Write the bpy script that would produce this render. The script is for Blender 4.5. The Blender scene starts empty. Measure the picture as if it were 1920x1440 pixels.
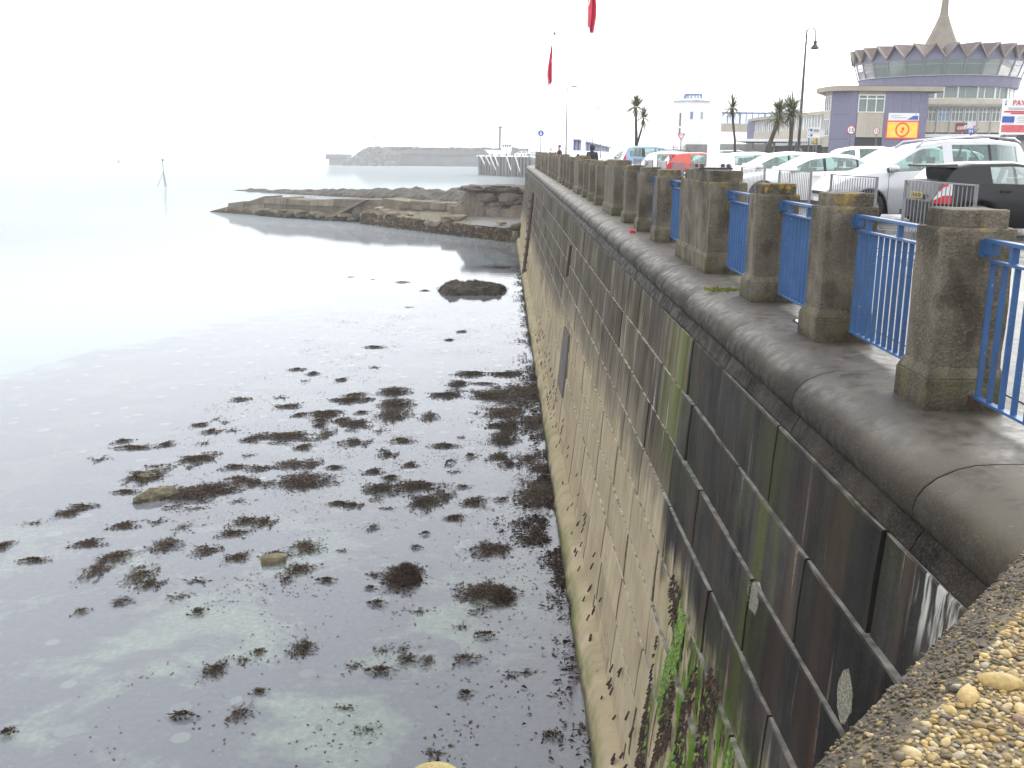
import bpy, bmesh, math, random
import numpy as np
from mathutils import Vector, Matrix, noise
random.seed(7); rng = np.random.default_rng(7)
SC = bpy.context.scene
COL = SC.collection
PI = math.pi
# ------------------------------------------------------------------ camera
CAMZ = 7.7
F_PX, ROLL = 1850.0, 0.008
YAW, PITCH = math.atan(20/F_PX), math.atan(434/F_PX)
fw = Vector((math.sin(YAW)*math.cos(PITCH), math.cos(YAW)*math.cos(PITCH), -math.sin(PITCH)))
rt = Vector((math.cos(YAW), -math.sin(YAW), 0)); up = rt.cross(fw)
Rv = math.cos(ROLL)*rt + math.sin(ROLL)*up; Uv = -math.sin(ROLL)*rt + math.cos(ROLL)*up
cam = bpy.data.cameras.new('camera'); camo = bpy.data.objects.new('camera', cam); COL.objects.link(camo)
camo.matrix_world = Matrix(((Rv.x, Uv.x, -fw.x, 0), (Rv.y, Uv.y, -fw.y, 0), (Rv.z, Uv.z, -fw.z, CAMZ), (0, 0, 0, 1)))
cam.sensor_width = 36; cam.lens = 36*F_PX/1920; cam.clip_start = 0.05; cam.clip_end = 20000
SC.camera = camo
# ------------------------------------------------------------------ sky, sun, exposure
SUN_EL, SUN_AZ = math.radians(36), math.radians(44)
w = bpy.data.worlds.new("World"); SC.world = w; w.use_nodes = True
nt = w.node_tree; nt.nodes.clear()
sky = nt.nodes.new('ShaderNodeTexSky'); sky.sky_type = 'NISHITA'; sky.sun_disc = False
sky.sun_elevation = SUN_EL; sky.sun_rotation = SUN_AZ; sky.air_density = 1.0; sky.dust_density = 7.0; sky.ozone_density = 1.0
hsv = nt.nodes.new('ShaderNodeHueSaturation'); hsv.inputs['Saturation'].default_value = 0.12
mx = nt.nodes.new('ShaderNodeMixRGB'); mx.inputs[0].default_value = 0.66; mx.inputs[2].default_value = (10.0, 10.2, 10.5, 1)
bg = nt.nodes.new('ShaderNodeBackground'); bg.inputs[1].default_value = 0.10
wo = nt.nodes.new('ShaderNodeOutputWorld')
nt.links.new(sky.outputs[0], hsv.inputs['Color']); nt.links.new(hsv.outputs[0], mx.inputs[1])
nt.links.new(mx.outputs[0], bg.inputs[0]); nt.links.new(bg.outputs[0], wo.inputs[0])
sl = bpy.data.lights.new('sun', 'SUN'); sl.energy = 0.6; sl.angle = math.radians(25); sl.color = (1, .97, .92)
so = bpy.data.objects.new('sun', sl); COL.objects.link(so)
sd = Vector((math.sin(SUN_AZ)*math.cos(SUN_EL), math.cos(SUN_AZ)*math.cos(SUN_EL), math.sin(SUN_EL)))
so.rotation_euler = sd.to_track_quat('Z', 'Y').to_euler()
vs = SC.view_settings; vs.view_transform = 'Standard'; vs.look = 'None'; vs.gamma = 1; vs.exposure = 1.5
SC.display_settings.display_device = 'sRGB'
cy = SC.cycles; cy.use_denoising = True; cy.max_bounces = 8; cy.diffuse_bounces = 3; cy.glossy_bounces = 4
cy.transparent_max_bounces = 24; cy.volume_bounces = 1; cy.sample_clamp_indirect = 6
# ------------------------------------------------------------------ helpers
class MB:
    def __init__(s): s.v = []; s.f = []; s.t = []; s.sm = []
    def add(s, vs_, fs, tone=None, smooth=False):
        b = len(s.v); s.v += [tuple(p) for p in vs_]
        for f in fs:
            s.f.append(tuple(b+i for i in f)); s.t.append(.5 if tone is None else tone); s.sm.append(smooth)
    def box(s, c, d, rz=0, tone=None):
        x, y, z = (q/2 for q in d); ca, sa = math.cos(rz), math.sin(rz)
        P = [(i*x, j*y, k*z) for k in (-1, 1) for j in (-1, 1) for i in (-1, 1)]
        s.add([(c[0]+p[0]*ca-p[1]*sa, c[1]+p[0]*sa+p[1]*ca, c[2]+p[2]) for p in P],
              [(0, 2, 3, 1), (4, 5, 7, 6), (0, 1, 5, 4), (2, 6, 7, 3), (0, 4, 6, 2), (1, 3, 7, 5)], tone)
    def hexa(s, P, tone=None):   # 8 corners: bottom ring 4, top ring 4
        s.add(P, [(3, 2, 1, 0), (4, 5, 6, 7), (0, 1, 5, 4), (1, 2, 6, 5), (2, 3, 7, 6), (3, 0, 4, 7)], tone)
    def prism(s, poly, z0, z1, tone=None):
        n = len(poly)
        s.add([(p[0], p[1], z0) for p in poly]+[(p[0], p[1], z1) for p in poly],
              [tuple(range(n))[::-1], tuple(range(n, 2*n))]+[(i, (i+1) % n, n+(i+1) % n, n+i) for i in range(n)], tone)
    def tube(s, pts, r, n=8, cap=True, tone=None):
        pts = [Vector(p) for p in pts]; rs = r if isinstance(r, (list, tuple)) else [r]*len(pts)
        V = []; ref = None
        for i, p in enumerate(pts):
            t = (pts[min(i+1, len(pts)-1)]-pts[max(i-1, 0)]).normalized()
            if ref is None: ref = Vector((1, 0, 0)) if abs(t.x) < .9 else Vector((0, 1, 0))
            a = t.cross(ref).normalized(); b = t.cross(a); ref = a.cross(t) if False else ref
            V += [p+(a*math.cos(2*PI*k/n)+b*math.sin(2*PI*k/n))*rs[i] for k in range(n)]
        Fs = [(i*n+k, i*n+(k+1) % n, (i+1)*n+(k+1) % n, (i+1)*n+k) for i in range(len(pts)-1) for k in range(n)]
        s.add(V, Fs, tone, True)
        if cap: s.add(V[:n], [tuple(range(n))], tone); s.add(V[-n:], [tuple(range(n))[::-1]], tone)
    def lathe(s, prof, n=16, c=(0, 0, 0), axis='z', smooth=True, arc=None, tone=None):
        V = []; a0, a1 = arc or (0, 2*PI); cl = arc is None; m = n if cl else n+1
        for r, z in prof:
            for k in range(m):
                a = a0+(a1-a0)*k/n; x, y = r*math.cos(a), r*math.sin(a)
                q = (x, y, z) if axis == 'z' else ((x, z, y) if axis == 'y' else (z, x, y))
                V.append((c[0]+q[0], c[1]+q[1], c[2]+q[2]))
        s.add(V, [(i*m+k, i*m+(k+1) % m, (i+1)*m+(k+1) % m, (i+1)*m+k) for i in range(len(prof)-1) for k in range(n)], tone, smooth)
    def build(s, name, m=None, parent=None, loc=None, rz=0):
        me = bpy.data.meshes.new(name); me.from_pydata(s.v, [], s.f)
        me.polygons.foreach_set('use_smooth', s.sm)
        a = me.attributes.new('tone', 'FLOAT', 'FACE'); a.data.foreach_set('value', s.t)
        bm = bmesh.new(); bm.from_mesh(me); bmesh.ops.recalc_face_normals(bm, faces=bm.faces); bm.to_mesh(me); bm.free()
        return link(name, me, m, parent, loc, rz)
def link(name, me, m=None, parent=None, loc=None, rz=0):
    o = bpy.data.objects.new(name, me); COL.objects.link(o)
    if m is not None: me.materials.append(m)
    if parent is not None: o.parent = parent
    if loc is not None: o.location = loc
    o.rotation_euler.z = rz
    return o
def tag(o, label=None, cat=None, group=None, kind=None):
    if label: o['label'] = label
    if cat: o['category'] = cat
    if group: o['group'] = group
    if kind: o['kind'] = kind
    return o
def thing(name, label, cat, loc=(0, 0, 0), rz=0, group=None):
    o = bpy.data.objects.new(name, None); COL.objects.link(o); o.location = loc; o.rotation_euler.z = rz
    return tag(o, label, cat, group)
def kids(o): return [c for c in bpy.data.objects if c.parent == o]
def dup(o, loc, rz, label=None, group=None, fam=None):
    fam = fam if fam is not None else [(c, kids(c)) for c in kids(o)]
    r = o.copy(); COL.objects.link(r); r.location = loc; r.rotation_euler.z = rz
    if label: r['label'] = label
    if group: r['group'] = group
    for c, g in fam:
        n = c.copy(); COL.objects.link(n); n.parent = r
        for q in g: m = q.copy(); COL.objects.link(m); m.parent = n
    return r
def structure(o): o['kind'] = 'structure'; return o
def rounded(name, boxes, bev, m, parent=None, jit=0.0, sub=0, loc=None):
    """boxes of (x0,x1,y0,y1,z0,z1[,taper]) bevelled, slightly uneven, one mesh"""
    bm = bmesh.new()
    for b in boxes:
        x0, x1, y0, y1, z0, z1 = b[:6]; tp = b[6] if len(b) > 6 else 0
        r = bmesh.ops.create_cube(bm, size=1)
        for v in r['verts']:
            k = tp if v.co.z > 0 else 0
            v.co = Vector(((x0+k if v.co.x < 0 else x1-k), (y0+k if v.co.y < 0 else y1-k), (z0 if v.co.z < 0 else z1)))
        if sub:
            es = list({e for v in r['verts'] for e in v.link_edges}); bmesh.ops.subdivide_edges(bm, edges=es, cuts=sub, use_grid_fill=True)
    if bev and not sub: bmesh.ops.bevel(bm, geom=bm.edges[:], offset=bev, segments=2, affect='EDGES', profile=.6)
    if sub and bev:
        es = [e for e in bm.edges if len(e.link_faces) == 2 and e.calc_face_angle() > .5]
        bmesh.ops.bevel(bm, geom=es, offset=bev, segments=2, affect='EDGES', profile=.6)
    if jit:
        sd = random.random()*50
        for v in bm.verts: v.co += jit*Vector(noise.noise_vector(v.co*7+Vector((sd, sd, sd))))
    me = bpy.data.meshes.new(name); bm.to_mesh(me); bm.free()
    for p in me.polygons: p.use_smooth = False
    return link(name, me, m, parent, loc)
# ------------------------------------------------------------------ materials
class NT:
    def __init__(s, name):
        s.m = bpy.data.materials.new(name); s.m.use_nodes = True; s.t = s.m.node_tree
        s.b = s.t.nodes['Principled BSDF']; s.out = s.t.nodes['Material Output']
    def n(s, k): return s.t.nodes.new(k)
    def L(s, a, b): s.t.links.new(a, b)
    def put(s, sock, v):
        if hasattr(v, 'links') or isinstance(v, bpy.types.NodeSocket): s.L(v, sock)
        else: sock.default_value = v
    def pos(s): return s.n('ShaderNodeNewGeometry').outputs['Position']
    def nrm(s): return s.n('ShaderNodeNewGeometry').outputs['Normal']
    def obj(s): return s.n('ShaderNodeTexCoord').outputs['Object']
    def attr(s, a):
        q = s.n('ShaderNodeAttribute'); q.attribute_name = a; return q.outputs['Fac']
    def rand(s): return s.n('ShaderNodeObjectInfo').outputs['Random']
    def sep(s, v): q = s.n('ShaderNodeSeparateXYZ'); s.L(v, q.inputs[0]); return q.outputs
    def scl(s, v, k):
        q = s.n('ShaderNodeVectorMath'); q.operation = 'MULTIPLY'; s.L(v, q.inputs[0]); q.inputs[1].default_value = k; return q.outputs[0]
    def noise(s, v, sc, det=4, ro=.55, dist=0):
        q = s.n('ShaderNodeTexNoise'); s.L(v, q.inputs['Vector']); q.inputs['Scale'].default_value = sc
        q.inputs['Detail'].default_value = det; q.inputs['Roughness'].default_value = ro; q.inputs['Distortion'].default_value = dist
        return q.outputs['Fac']
    def voro(s, v, sc, out='Distance', rnd=1):
        q = s.n('ShaderNodeTexVoronoi'); s.L(v, q.inputs['Vector']); q.inputs['Scale'].default_value = sc; q.inputs['Randomness'].default_value = rnd; return q.outputs[out]
    def math(s, op, a, b=0, c=None):
        q = s.n('ShaderNodeMath'); q.operation = op; s.put(q.inputs[0], a); s.put(q.inputs[1], b)
        if c is not None: s.put(q.inputs[2], c)
        return q.outputs[0]
    def step(s, v, a, b):
        q = s.n('ShaderNodeMapRange'); q.interpolation_type = 'SMOOTHSTEP'; s.put(q.inputs['Value'], v)
        q.inputs['From Min'].default_value = a; q.inputs['From Max'].default_value = b; return q.outputs[0]
    def mix(s, f, a, b, mode='MIX'):
        q = s.n('ShaderNodeMixRGB'); q.blend_type = mode; s.put(q.inputs[0], f)
        for i, v in ((1, a), (2, b)):
            if isinstance(v, tuple): q.inputs[i].default_value = (v+(1,))[:4]
            elif isinstance(v, (int, float)): q.inputs[i].default_value = (v, v, v, 1)
            else: s.L(v, q.inputs[i])
        return q.outputs[0]
    def ramp(s, f, stops):
        q = s.n('ShaderNodeValToRGB'); s.L(f, q.inputs[0]); e = q.color_ramp.elements
        while len(e) < len(stops): e.new(.5)
        for i, (p, c) in enumerate(stops): e[i].position = p; e[i].color = (c+(1,))[:4] if isinstance(c, tuple) else (c, c, c, 1)
        return q.outputs[0]
    def bump(s, h, st=.3, d=.02):
        q = s.n('ShaderNodeBump'); s.L(h, q.inputs['Height']); q.inputs['Strength'].default_value = st; q.inputs['Distance'].default_value = d
        s.L(q.outputs[0], s.b.inputs['Normal']); return q.outputs[0]
    def fin(s, col=None, rough=None, spec=None, metal=None):
        if col is not None: s.put(s.b.inputs['Base Color'], (col+(1,))[:4] if isinstance(col, tuple) else col)
        if rough is not None: s.put(s.b.inputs['Roughness'], rough)
        if spec is not None: s.put(s.b.inputs['Specular IOR Level'], spec)
        if metal is not None: s.put(s.b.inputs['Metallic'], metal)
        return s.m
def plain(name, c, rough=.6, var=.12, sc=3, spec=.4, metal=0, bump=0, dirt=0):
    """a single-colour surface with slight procedural unevenness"""
    q = NT(name); p = q.pos(); f = q.noise(p, sc, 5)
    lo = tuple(x*(1-var) for x in c); hi = tuple(min(1, x*(1+var)) for x in c)
    col = q.ramp(f, [(.3, lo), (.7, hi)])
    if dirt:
        st = q.noise(q.scl(p, (2.5, 2.5, .3)), 1.0, 4); col = q.mix(q.math('MULTIPLY', q.step(st, .5, .75), dirt), col, tuple(x*.45 for x in c))
    if bump: q.bump(q.noise(p, sc*8, 4), bump, .01)
    return q.fin(col, rough, spec, metal)
def zc(Y): return 6.15+.0043*min(max(Y, -30), 100)      # promenade level
WALLX = lambda z: 2.11-.116*(5.67-z)                     # battered sea face
# ------------------------------------------------------------------ named materials
def m_wall():
    q = NT('weathered harbour masonry'); p = q.pos(); x, y, z = q.sep(p); tone = q.attr('tone')
    s1 = q.noise(q.scl(p, (1, 5.5, .22)), 1.0, 5, .6); s2 = q.noise(q.scl(p, (1, 1.6, .12)), 1.0, 4)
    bl = q.noise(p, 1.4, 6, .6); fi = q.noise(p, 38, 4, .7)
    near = q.step(q.math('ADD', y, q.math('MULTIPLY', q.math('SUBTRACT', fi, .5), .3)), 10.95, 10.65)
    blt = q.noise(p, .55, 5, .6); far = q.ramp(q.math('ADD', q.math('MULTIPLY', s1, .65), q.math('MULTIPLY', bl, .35)), [(.36, (.022, .0185, .016)), (.47, (.066, .056, .043)), (.56, (.112, .097, .074)), (.66, (.19, .17, .135))])
    darkst = q.step(s2, .46, .62); far = q.mix(q.math('MULTIPLY', darkst, .7), far, (.045, .038, .035))
    ner = q.ramp(q.math('ADD', q.math('MULTIPLY', s1, .5), q.math('MULTIPLY', bl, .5)), [(.37, (.012, .011, .0105)), (.5, (.027, .025, .0235)), (.63, (.052, .048, .044))])
    gm = q.math('MULTIPLY', q.step(q.noise(q.scl(p, (1, 1, .55)), 1.3, 6, .65), .5, .64), .65); ner = q.mix(gm, ner, q.ramp(fi, [(.3, (.016, .02, .009)), (.7, (.05, .056, .024))]))
    bm_ = q.math('MULTIPLY', q.step(q.noise(q.scl(p, (1.3, 1, .6)), 2.1, 6, .7), .54, .66), .6); ner = q.mix(bm_, ner, (.05, .04, .033)); ner = q.mix(q.math('MULTIPLY', q.step(fi, .5, .75), .35), ner, (.075, .07, .062))
    warm = q.step(q.noise(q.scl(p, (1, 2.2, .15)), 1.3, 3), .5, .66); ner = q.mix(q.math('MULTIPLY', warm, .7), ner, (.055, .038, .028))
    rus = q.step(q.noise(q.scl(p, (1, 3.4, .16)), 1.1, 3, .5), .6, .7); ner = q.mix(q.math('MULTIPLY', rus, .55), ner, (.085, .038, .018))
    grs = q.step(q.noise(q.scl(p, (1, 1.1, .1)), 1.7, 3), .56, .68)
    up_ = q.mix(near, far, ner)
    up_ = q.mix(q.math('MULTIPLY', grs, .6), up_, q.ramp(fi, [(.3, (.035, .042, .012)), (.7, (.075, .085, .025))]))
    # streak of green just beyond the dark stones
    gb = q.math('MULTIPLY', q.step(y, 10.75, 10.95), q.step(y, 11.9, 11.1)); up_ = q.mix(q.math('MULTIPLY', gb, q.step(z, 3.4, 4.4)), up_, q.ramp(s1, [(.35, (.05, .055, .02)), (.65, (.11, .12, .055))]))
    # pale lime runs
    lr = q.noise(q.scl(p, (1, 4.2, .17)), 1.9, 4, .65); lm = q.math('MULTIPLY', q.step(lr, .625, .69), q.math('MULTIPLY', q.step(z, 3.0, 4.6), q.step(fi, .3, .55)))
    up_ = q.mix(q.math('MULTIPLY', lm, q.math('SUBTRACT', .75, q.math('MULTIPLY', near, .55))), up_, (.42, .4, .36))
    run = q.math('ADD', q.math('MULTIPLY', q.math('SUBTRACT', s1, .5), .45), y)
    rm = q.math('MULTIPLY', q.math('MULTIPLY', q.step(run, 4.06, 4.2), q.step(run, 4.62, 4.5)), q.math('MULTIPLY', q.step(z, 5.2, 5.5), q.step(q.noise(q.scl(p, (1, 4, .5)), 2.6, 5, .6), .44, .56)))
    up_ = q.mix(q.math('MULTIPLY', rm, .75), up_, (.46, .45, .41))
    # lower, sand coloured tide zone
    sand = q.ramp(q.math('ADD', q.math('MULTIPLY', bl, .6), q.math('MULTIPLY', s1, .4)), [(.3, (.2, .163, .105)), (.5, (.27, .224, .15)), (.7, (.34, .29, .2))])
    sp = q.step(q.voro(q.scl(p, (1, 1, .7)), 9), .16, .10); spk = q.math('MULTIPLY', sp, q.step(q.noise(p, 1.1, 2), .45, .6))
    sand = q.mix(q.math('MULTIPLY', spk, .8), sand, (.035, .035, .02))
    thr = q.math('ADD', z, q.math('ADD', q.math('MULTIPLY', q.step(y, 14, 45), 1.0), q.math('ADD', q.math('MULTIPLY', q.math('SUBTRACT', s1, .5), -1.6), q.math('MULTIPLY', q.math('SUBTRACT', bl, .5), -1.0))))
    thr = q.math('ADD', thr, q.math('MULTIPLY', q.step(y, 11.5, 8), .25))
    sm = q.step(thr, 3.75, 3.1)
    mid = q.mix(.5, far, (.2, .172, .125)); up2 = q.mix(q.math('MULTIPLY', q.step(thr, 4.6, 3.6), q.math('SUBTRACT', 1, near)), up_, mid)
    c = q.mix(sm, up2, sand)
    # green and brown growth low on the near stones
    gz = q.math('MULTIPLY', q.math('MULTIPLY', q.step(y, 10.2, 9.2), q.step(y, 4.8, 6.2)), q.math('MULTIPLY', q.step(z, 3.5, 3.0), q.step(z, 1.0, 2.2)))
    g1 = q.math('MULTIPLY', gz, q.step(q.noise(q.scl(p, (1, 2.4, .6)), 1.7, 5, .65), .44, .54)); c = q.mix(g1, c, q.ramp(fi, [(.3, (.03, .055, .008)), (.7, (.10, .185, .02))]))
    b1 = q.math('MULTIPLY', gz, q.step(q.noise(q.scl(p, (2, 2.6, .9)), 2.1, 6, .7), .53, .58)); c = q.mix(b1, c, (.022, .013, .009))
    # green film on the foot
    gf = q.math('MULTIPLY', q.step(z, .55, .15), q.step(q.noise(q.scl(p, (1, .5, 1.5)), 1.6, 5), .42, .6)); c = q.mix(q.math('MULTIPLY', gf, .6), c, q.ramp(fi, [(.3, (.045, .07, .012)), (.7, (.11, .16, .03))]))
    wl = q.step(q.math('ADD', z, q.math('MULTIPLY', bl, .3)), .38, .2); c = q.mix(q.math('MULTIPLY', wl, .8), c, (.03, .028, .018))
    # broken patches of pale exposed aggregate
    for (py, pz, ry, rz_) in ((5.18, 4.62, .125, .17), (7.08, 4.34, .17, .125)):
        d = q.math('SQRT', q.math('ADD', q.math('POWER', q.math('DIVIDE', q.math('SUBTRACT', y, py), ry), 2), q.math('POWER', q.math('DIVIDE', q.math('SUBTRACT', z, pz), rz_), 2)))
        d = q.math('ADD', d, q.math('MULTIPLY', q.math('SUBTRACT', q.noise(p, 9, 3), .5), .9))
        vc = q.mix(q.step(q.voro(p, 85), .2, .55), (.45, .43, .36), (.17, .16, .12)); c = q.mix(q.step(d, 1.0, .93), c, vc)
    jm_ = q.math('MULTIPLY', q.step(q.attr('joint'), .84, .99), q.math('ADD', .45, q.math('MULTIPLY', q.step(fi, .35, .6), .4))); c = q.mix(jm_, c, (.022, .019, .016))
    c = q.mix(q.math('SUBTRACT', 1, q.math('MULTIPLY', sm, .75)), c, q.ramp(tone, [(0, .6), (1, 1.4)]), 'MULTIPLY')
    top = q.math('MULTIPLY', q.step(q.sep(q.nrm())[2], .55, .8), q.step(z, .55, .7)); c = q.mix(q.math('MULTIPLY', top, .85), c, q.mix(near, q.ramp(q.noise(p, 5, 5, .7), [(.38, (.05, .045, .035)), (.6, (.4, .37, .3))]), q.ramp(q.noise(p, 7, 4), [(.35, (.09, .088, .08)), (.65, (.27, .262, .24))])))  # ledge tops painted paler by normal: dried lichen plus light from the sky
    q.bump(q.math('ADD', q.math('MULTIPLY', fi, .5), q.math('ADD', q.math('MULTIPLY', bl, .8), q.noise(p, 130, 2))), .45, .012)
    rg = q.math('ADD', .5, q.math('MULTIPLY', q.math('ADD', sm, q.math('SUBTRACT', 1, near)), .17))
    return q.fin(c, rg, .025)
def m_coping():
    q = NT('wet dark concrete coping'); p = q.pos(); x, y, z = q.sep(p); nz = q.sep(q.nrm())[2]
    bl = q.noise(p, 1.1, 6, .6); fi = q.noise(p, 60, 3, .7); f2 = q.noise(p, 9, 5, .65)
    c = q.ramp(q.math('ADD', q.math('MULTIPLY', bl, .7), q.math('MULTIPLY', f2, .3)), [(.34, (.028, .0245, .0225)), (.5, (.054, .0475, .0425)), (.66, (.092, .082, .068))])
    wet = q.step(q.noise(q.scl(p, (1.6, .7, 1)), .9, 5, .6), .45, .6); c = q.mix(q.math('MULTIPLY', wet, .45), c, (.095, .086, .07)); drp = q.step(q.noise(p, 14, 3, .6), .735, .76); c = q.mix(q.math('MULTIPLY', drp, .7), c, (.34, .33, .27))
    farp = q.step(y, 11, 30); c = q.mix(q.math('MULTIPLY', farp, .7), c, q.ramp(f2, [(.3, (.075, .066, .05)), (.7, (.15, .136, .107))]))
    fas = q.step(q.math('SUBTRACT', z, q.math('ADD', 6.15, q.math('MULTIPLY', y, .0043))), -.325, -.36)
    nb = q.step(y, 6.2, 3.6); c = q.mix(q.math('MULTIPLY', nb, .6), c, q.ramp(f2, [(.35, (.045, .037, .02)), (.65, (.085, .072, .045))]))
    side = q.step(nz, .9, .25); c = q.mix(q.math('MULTIPLY', side, .72), c, q.ramp(q.noise(p, 1.6, 6, .65), [(.36, (.012, .0105, .0095)), (.66, (.026, .022, .0185))]))  # wet reflection put into the paler top colour; roll painted darker by normal
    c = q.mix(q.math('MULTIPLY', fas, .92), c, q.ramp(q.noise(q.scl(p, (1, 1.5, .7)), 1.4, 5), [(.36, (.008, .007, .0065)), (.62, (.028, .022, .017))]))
    li = q.math('MULTIPLY', q.step(q.noise(p, 3.5, 6, .7), .62, .68), q.step(y, 30, 60)); c = q.mix(q.math('MULTIPLY', li, .7), c, (.24, .17, .04))
    sp = q.step(q.noise(p, 26, 2), .74, .78); c = q.mix(q.math('MULTIPLY', sp, .5), c, (.3, .27, .14))
    c = q.mix(q.math('MULTIPLY', q.step(fi, .45, .72), .3), c, (.12, .11, .09))
    q.bump(q.math('ADD', fi, q.math('MULTIPLY', f2, .5)), .22, .004)
    return q.fin(c, q.math('ADD', .34, q.math('MULTIPLY', q.step(f2, .35, .65), .3)), q.math('ADD', .02, q.math('MULTIPLY', q.step(nz, .6, .97), .24)))
def m_pillar():
    q = NT('pebbly weathered concrete'); p = q.pos(); z = q.sep(q.obj())[2]; rnd = q.rand(); nz = q.sep(q.nrm())[2]
    bl = q.noise(p, 2.2, 6, .62); st = q.noise(q.scl(p, (6, 6, .5)), 1, 4); v = q.voro(p, 46); fi = q.noise(p, 90, 3, .75)
    c = q.ramp(q.math('ADD', q.math('MULTIPLY', bl, .55), q.math('MULTIPLY', st, .45)), [(.36, (.038, .033, .026)), (.5, (.1, .087, .066)), (.64, (.185, .163, .126))])
    c = q.mix(q.math('MULTIPLY', q.step(v, .55, .2), .4), c, q.mix(q.voro(p, 46, 'Color'), (.03, .025, .02), (.27, .23, .165)))
    c = q.mix(q.math('MULTIPLY', q.step(fi, .52, .66), .55), c, (.022, .018, .014)); bb_ = q.step(q.noise(q.scl(p, (1, 1, .7)), 3.4, 4), .52, .62); c = q.mix(q.math('MULTIPLY', bb_, .55), c, (.03, .025, .019))
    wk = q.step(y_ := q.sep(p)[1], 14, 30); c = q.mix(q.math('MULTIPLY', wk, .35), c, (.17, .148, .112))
    li = q.math('MULTIPLY', q.math('MULTIPLY', q.step(z, 1.03, 1.13), q.step(q.noise(p, 6, 5, .65), .53, .62)), q.step(q.math('FRACT', q.math('MULTIPLY', rnd, 7.3)), .12, .5))
    c = q.mix(q.math('MULTIPLY', li, .75), c, q.ramp(q.noise(p, 30, 3), [(.35, (.2, .125, .014)), (.65, (.36, .25, .045))]))
    ms = q.math('MULTIPLY', q.step(z, .3, .16), q.step(q.noise(p, 4, 5), .42, .58)); c = q.mix(q.math('MULTIPLY', ms, .5), c, (.085, .085, .03))
    dk = q.math('MULTIPLY', q.step(z, .09, .0), q.step(q.noise(p, 3, 3), .35, .55)); c = q.mix(q.math('MULTIPLY', dk, .6), c, (.03, .026, .02))
    q.bump(q.math('ADD', q.math('MULTIPLY', v, -1.2), q.math('ADD', fi, bl)), .8, .008)
    return q.fin(c, .75, .12)
def m_pebble():
    q = NT('exposed pebbles'); t = q.attr('tone'); f = q.noise(q.pos(), 160, 3)
    c = q.ramp(t, [(0, (.05, .04, .028)), (.16, (.11, .085, .05)), (.34, (.25, .17, .065)), (.62, (.36, .26, .105)), (.84, (.38, .3, .17)), (.93, (.21, .195, .17)), (.985, (.2, .12, .08)), (1, (.5, .46, .38))])
    c = q.mix(.45, c, q.ramp(f, [(.3, .35), (.7, 1.2)]), 'MULTIPLY')
    return q.fin(c, .58, .25)
def m_mortar():
    q = NT('dark gritty mortar'); p = q.pos(); f = q.noise(p, 70, 5, .7); l = q.noise(p, 7, 4); nz = q.sep(q.nrm())[2]
    c = q.mix(q.step(nz, .8, .97), q.ramp(f, [(.3, (.016, .013, .011)), (.7, (.06, .05, .035))]), q.ramp(f, [(.3, (.06, .045, .022)), (.7, (.17, .13, .065))])); c = q.mix(q.math('MULTIPLY', q.step(l, .6, .68), .5), c, (.2, .15, .04))
    q.bump(f, .8, .006); return q.fin(c, .7, .3)
def m_sea():
    q = NT('calm clear sea'); p = q.pos(); y = q.sep(p)[1]
    n1 = q.noise(q.scl(p, (.35, 1.4, 1)), 1.0, 3); n2 = q.noise(p, 9, 2); n3 = q.noise(q.scl(p, (.6, 1, 1)), 28, 2)
    bp = q.n('ShaderNodeBump'); bp.inputs['Strength'].default_value = .12; bp.inputs['Distance'].default_value = .018
    q.L(q.math('ADD', n1, q.math('ADD', q.math('MULTIPLY', n2, .25), q.math('MULTIPLY', n3, .09))), bp.inputs['Height'])
    fr = q.n('ShaderNodeFresnel'); fr.inputs[0].default_value = 1.333; q.L(bp.outputs[0], fr.inputs['Normal'])
    tr = q.n('ShaderNodeBsdfTransparent'); tr.inputs[0].default_value = (.72, .82, .84, 1)
    gl = q.n('ShaderNodeBsdfGlossy'); gl.inputs['Roughness'].default_value = .04; gl.inputs['Color'].default_value = (.96, .97, 1, 1); q.L(bp.outputs[0], gl.inputs['Normal'])
    mk = q.n('ShaderNodeBsdfDiffuse'); mk.inputs[0].default_value = (.34, .352, .39, 1)
    m0 = q.n('ShaderNodeMixShader'); tb = q.step(y, 55, 140); q.L(q.math('ADD', .29, q.math('MULTIPLY', tb, .69)), m0.inputs[0]); q.L(q.mix(tb, (.34, .352, .39), (.23, .262, .27)), mk.inputs[0]); q.L(tr.outputs[0], m0.inputs[1]); q.L(mk.outputs[0], m0.inputs[2])
    far_ = q.step(q.math('SUBTRACT', y, q.math('MULTIPLY', q.sep(p)[0], 1.6)), 45, 260); fe = q.math('DIVIDE', fr.outputs[0], q.math('ADD', 1, q.math('MULTIPLY', fr.outputs[0], q.math('ADD', .15, q.math('MULTIPLY', far_, 2.9)))))
    ms = q.n('ShaderNodeMixShader'); q.L(fe, ms.inputs[0]); q.L(m0.outputs[0], ms.inputs[1]); q.L(gl.outputs[0], ms.inputs[2])
    q.L(ms.outputs[0], q.out.inputs[0]); q.t.nodes.remove(q.b); return q.m
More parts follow.
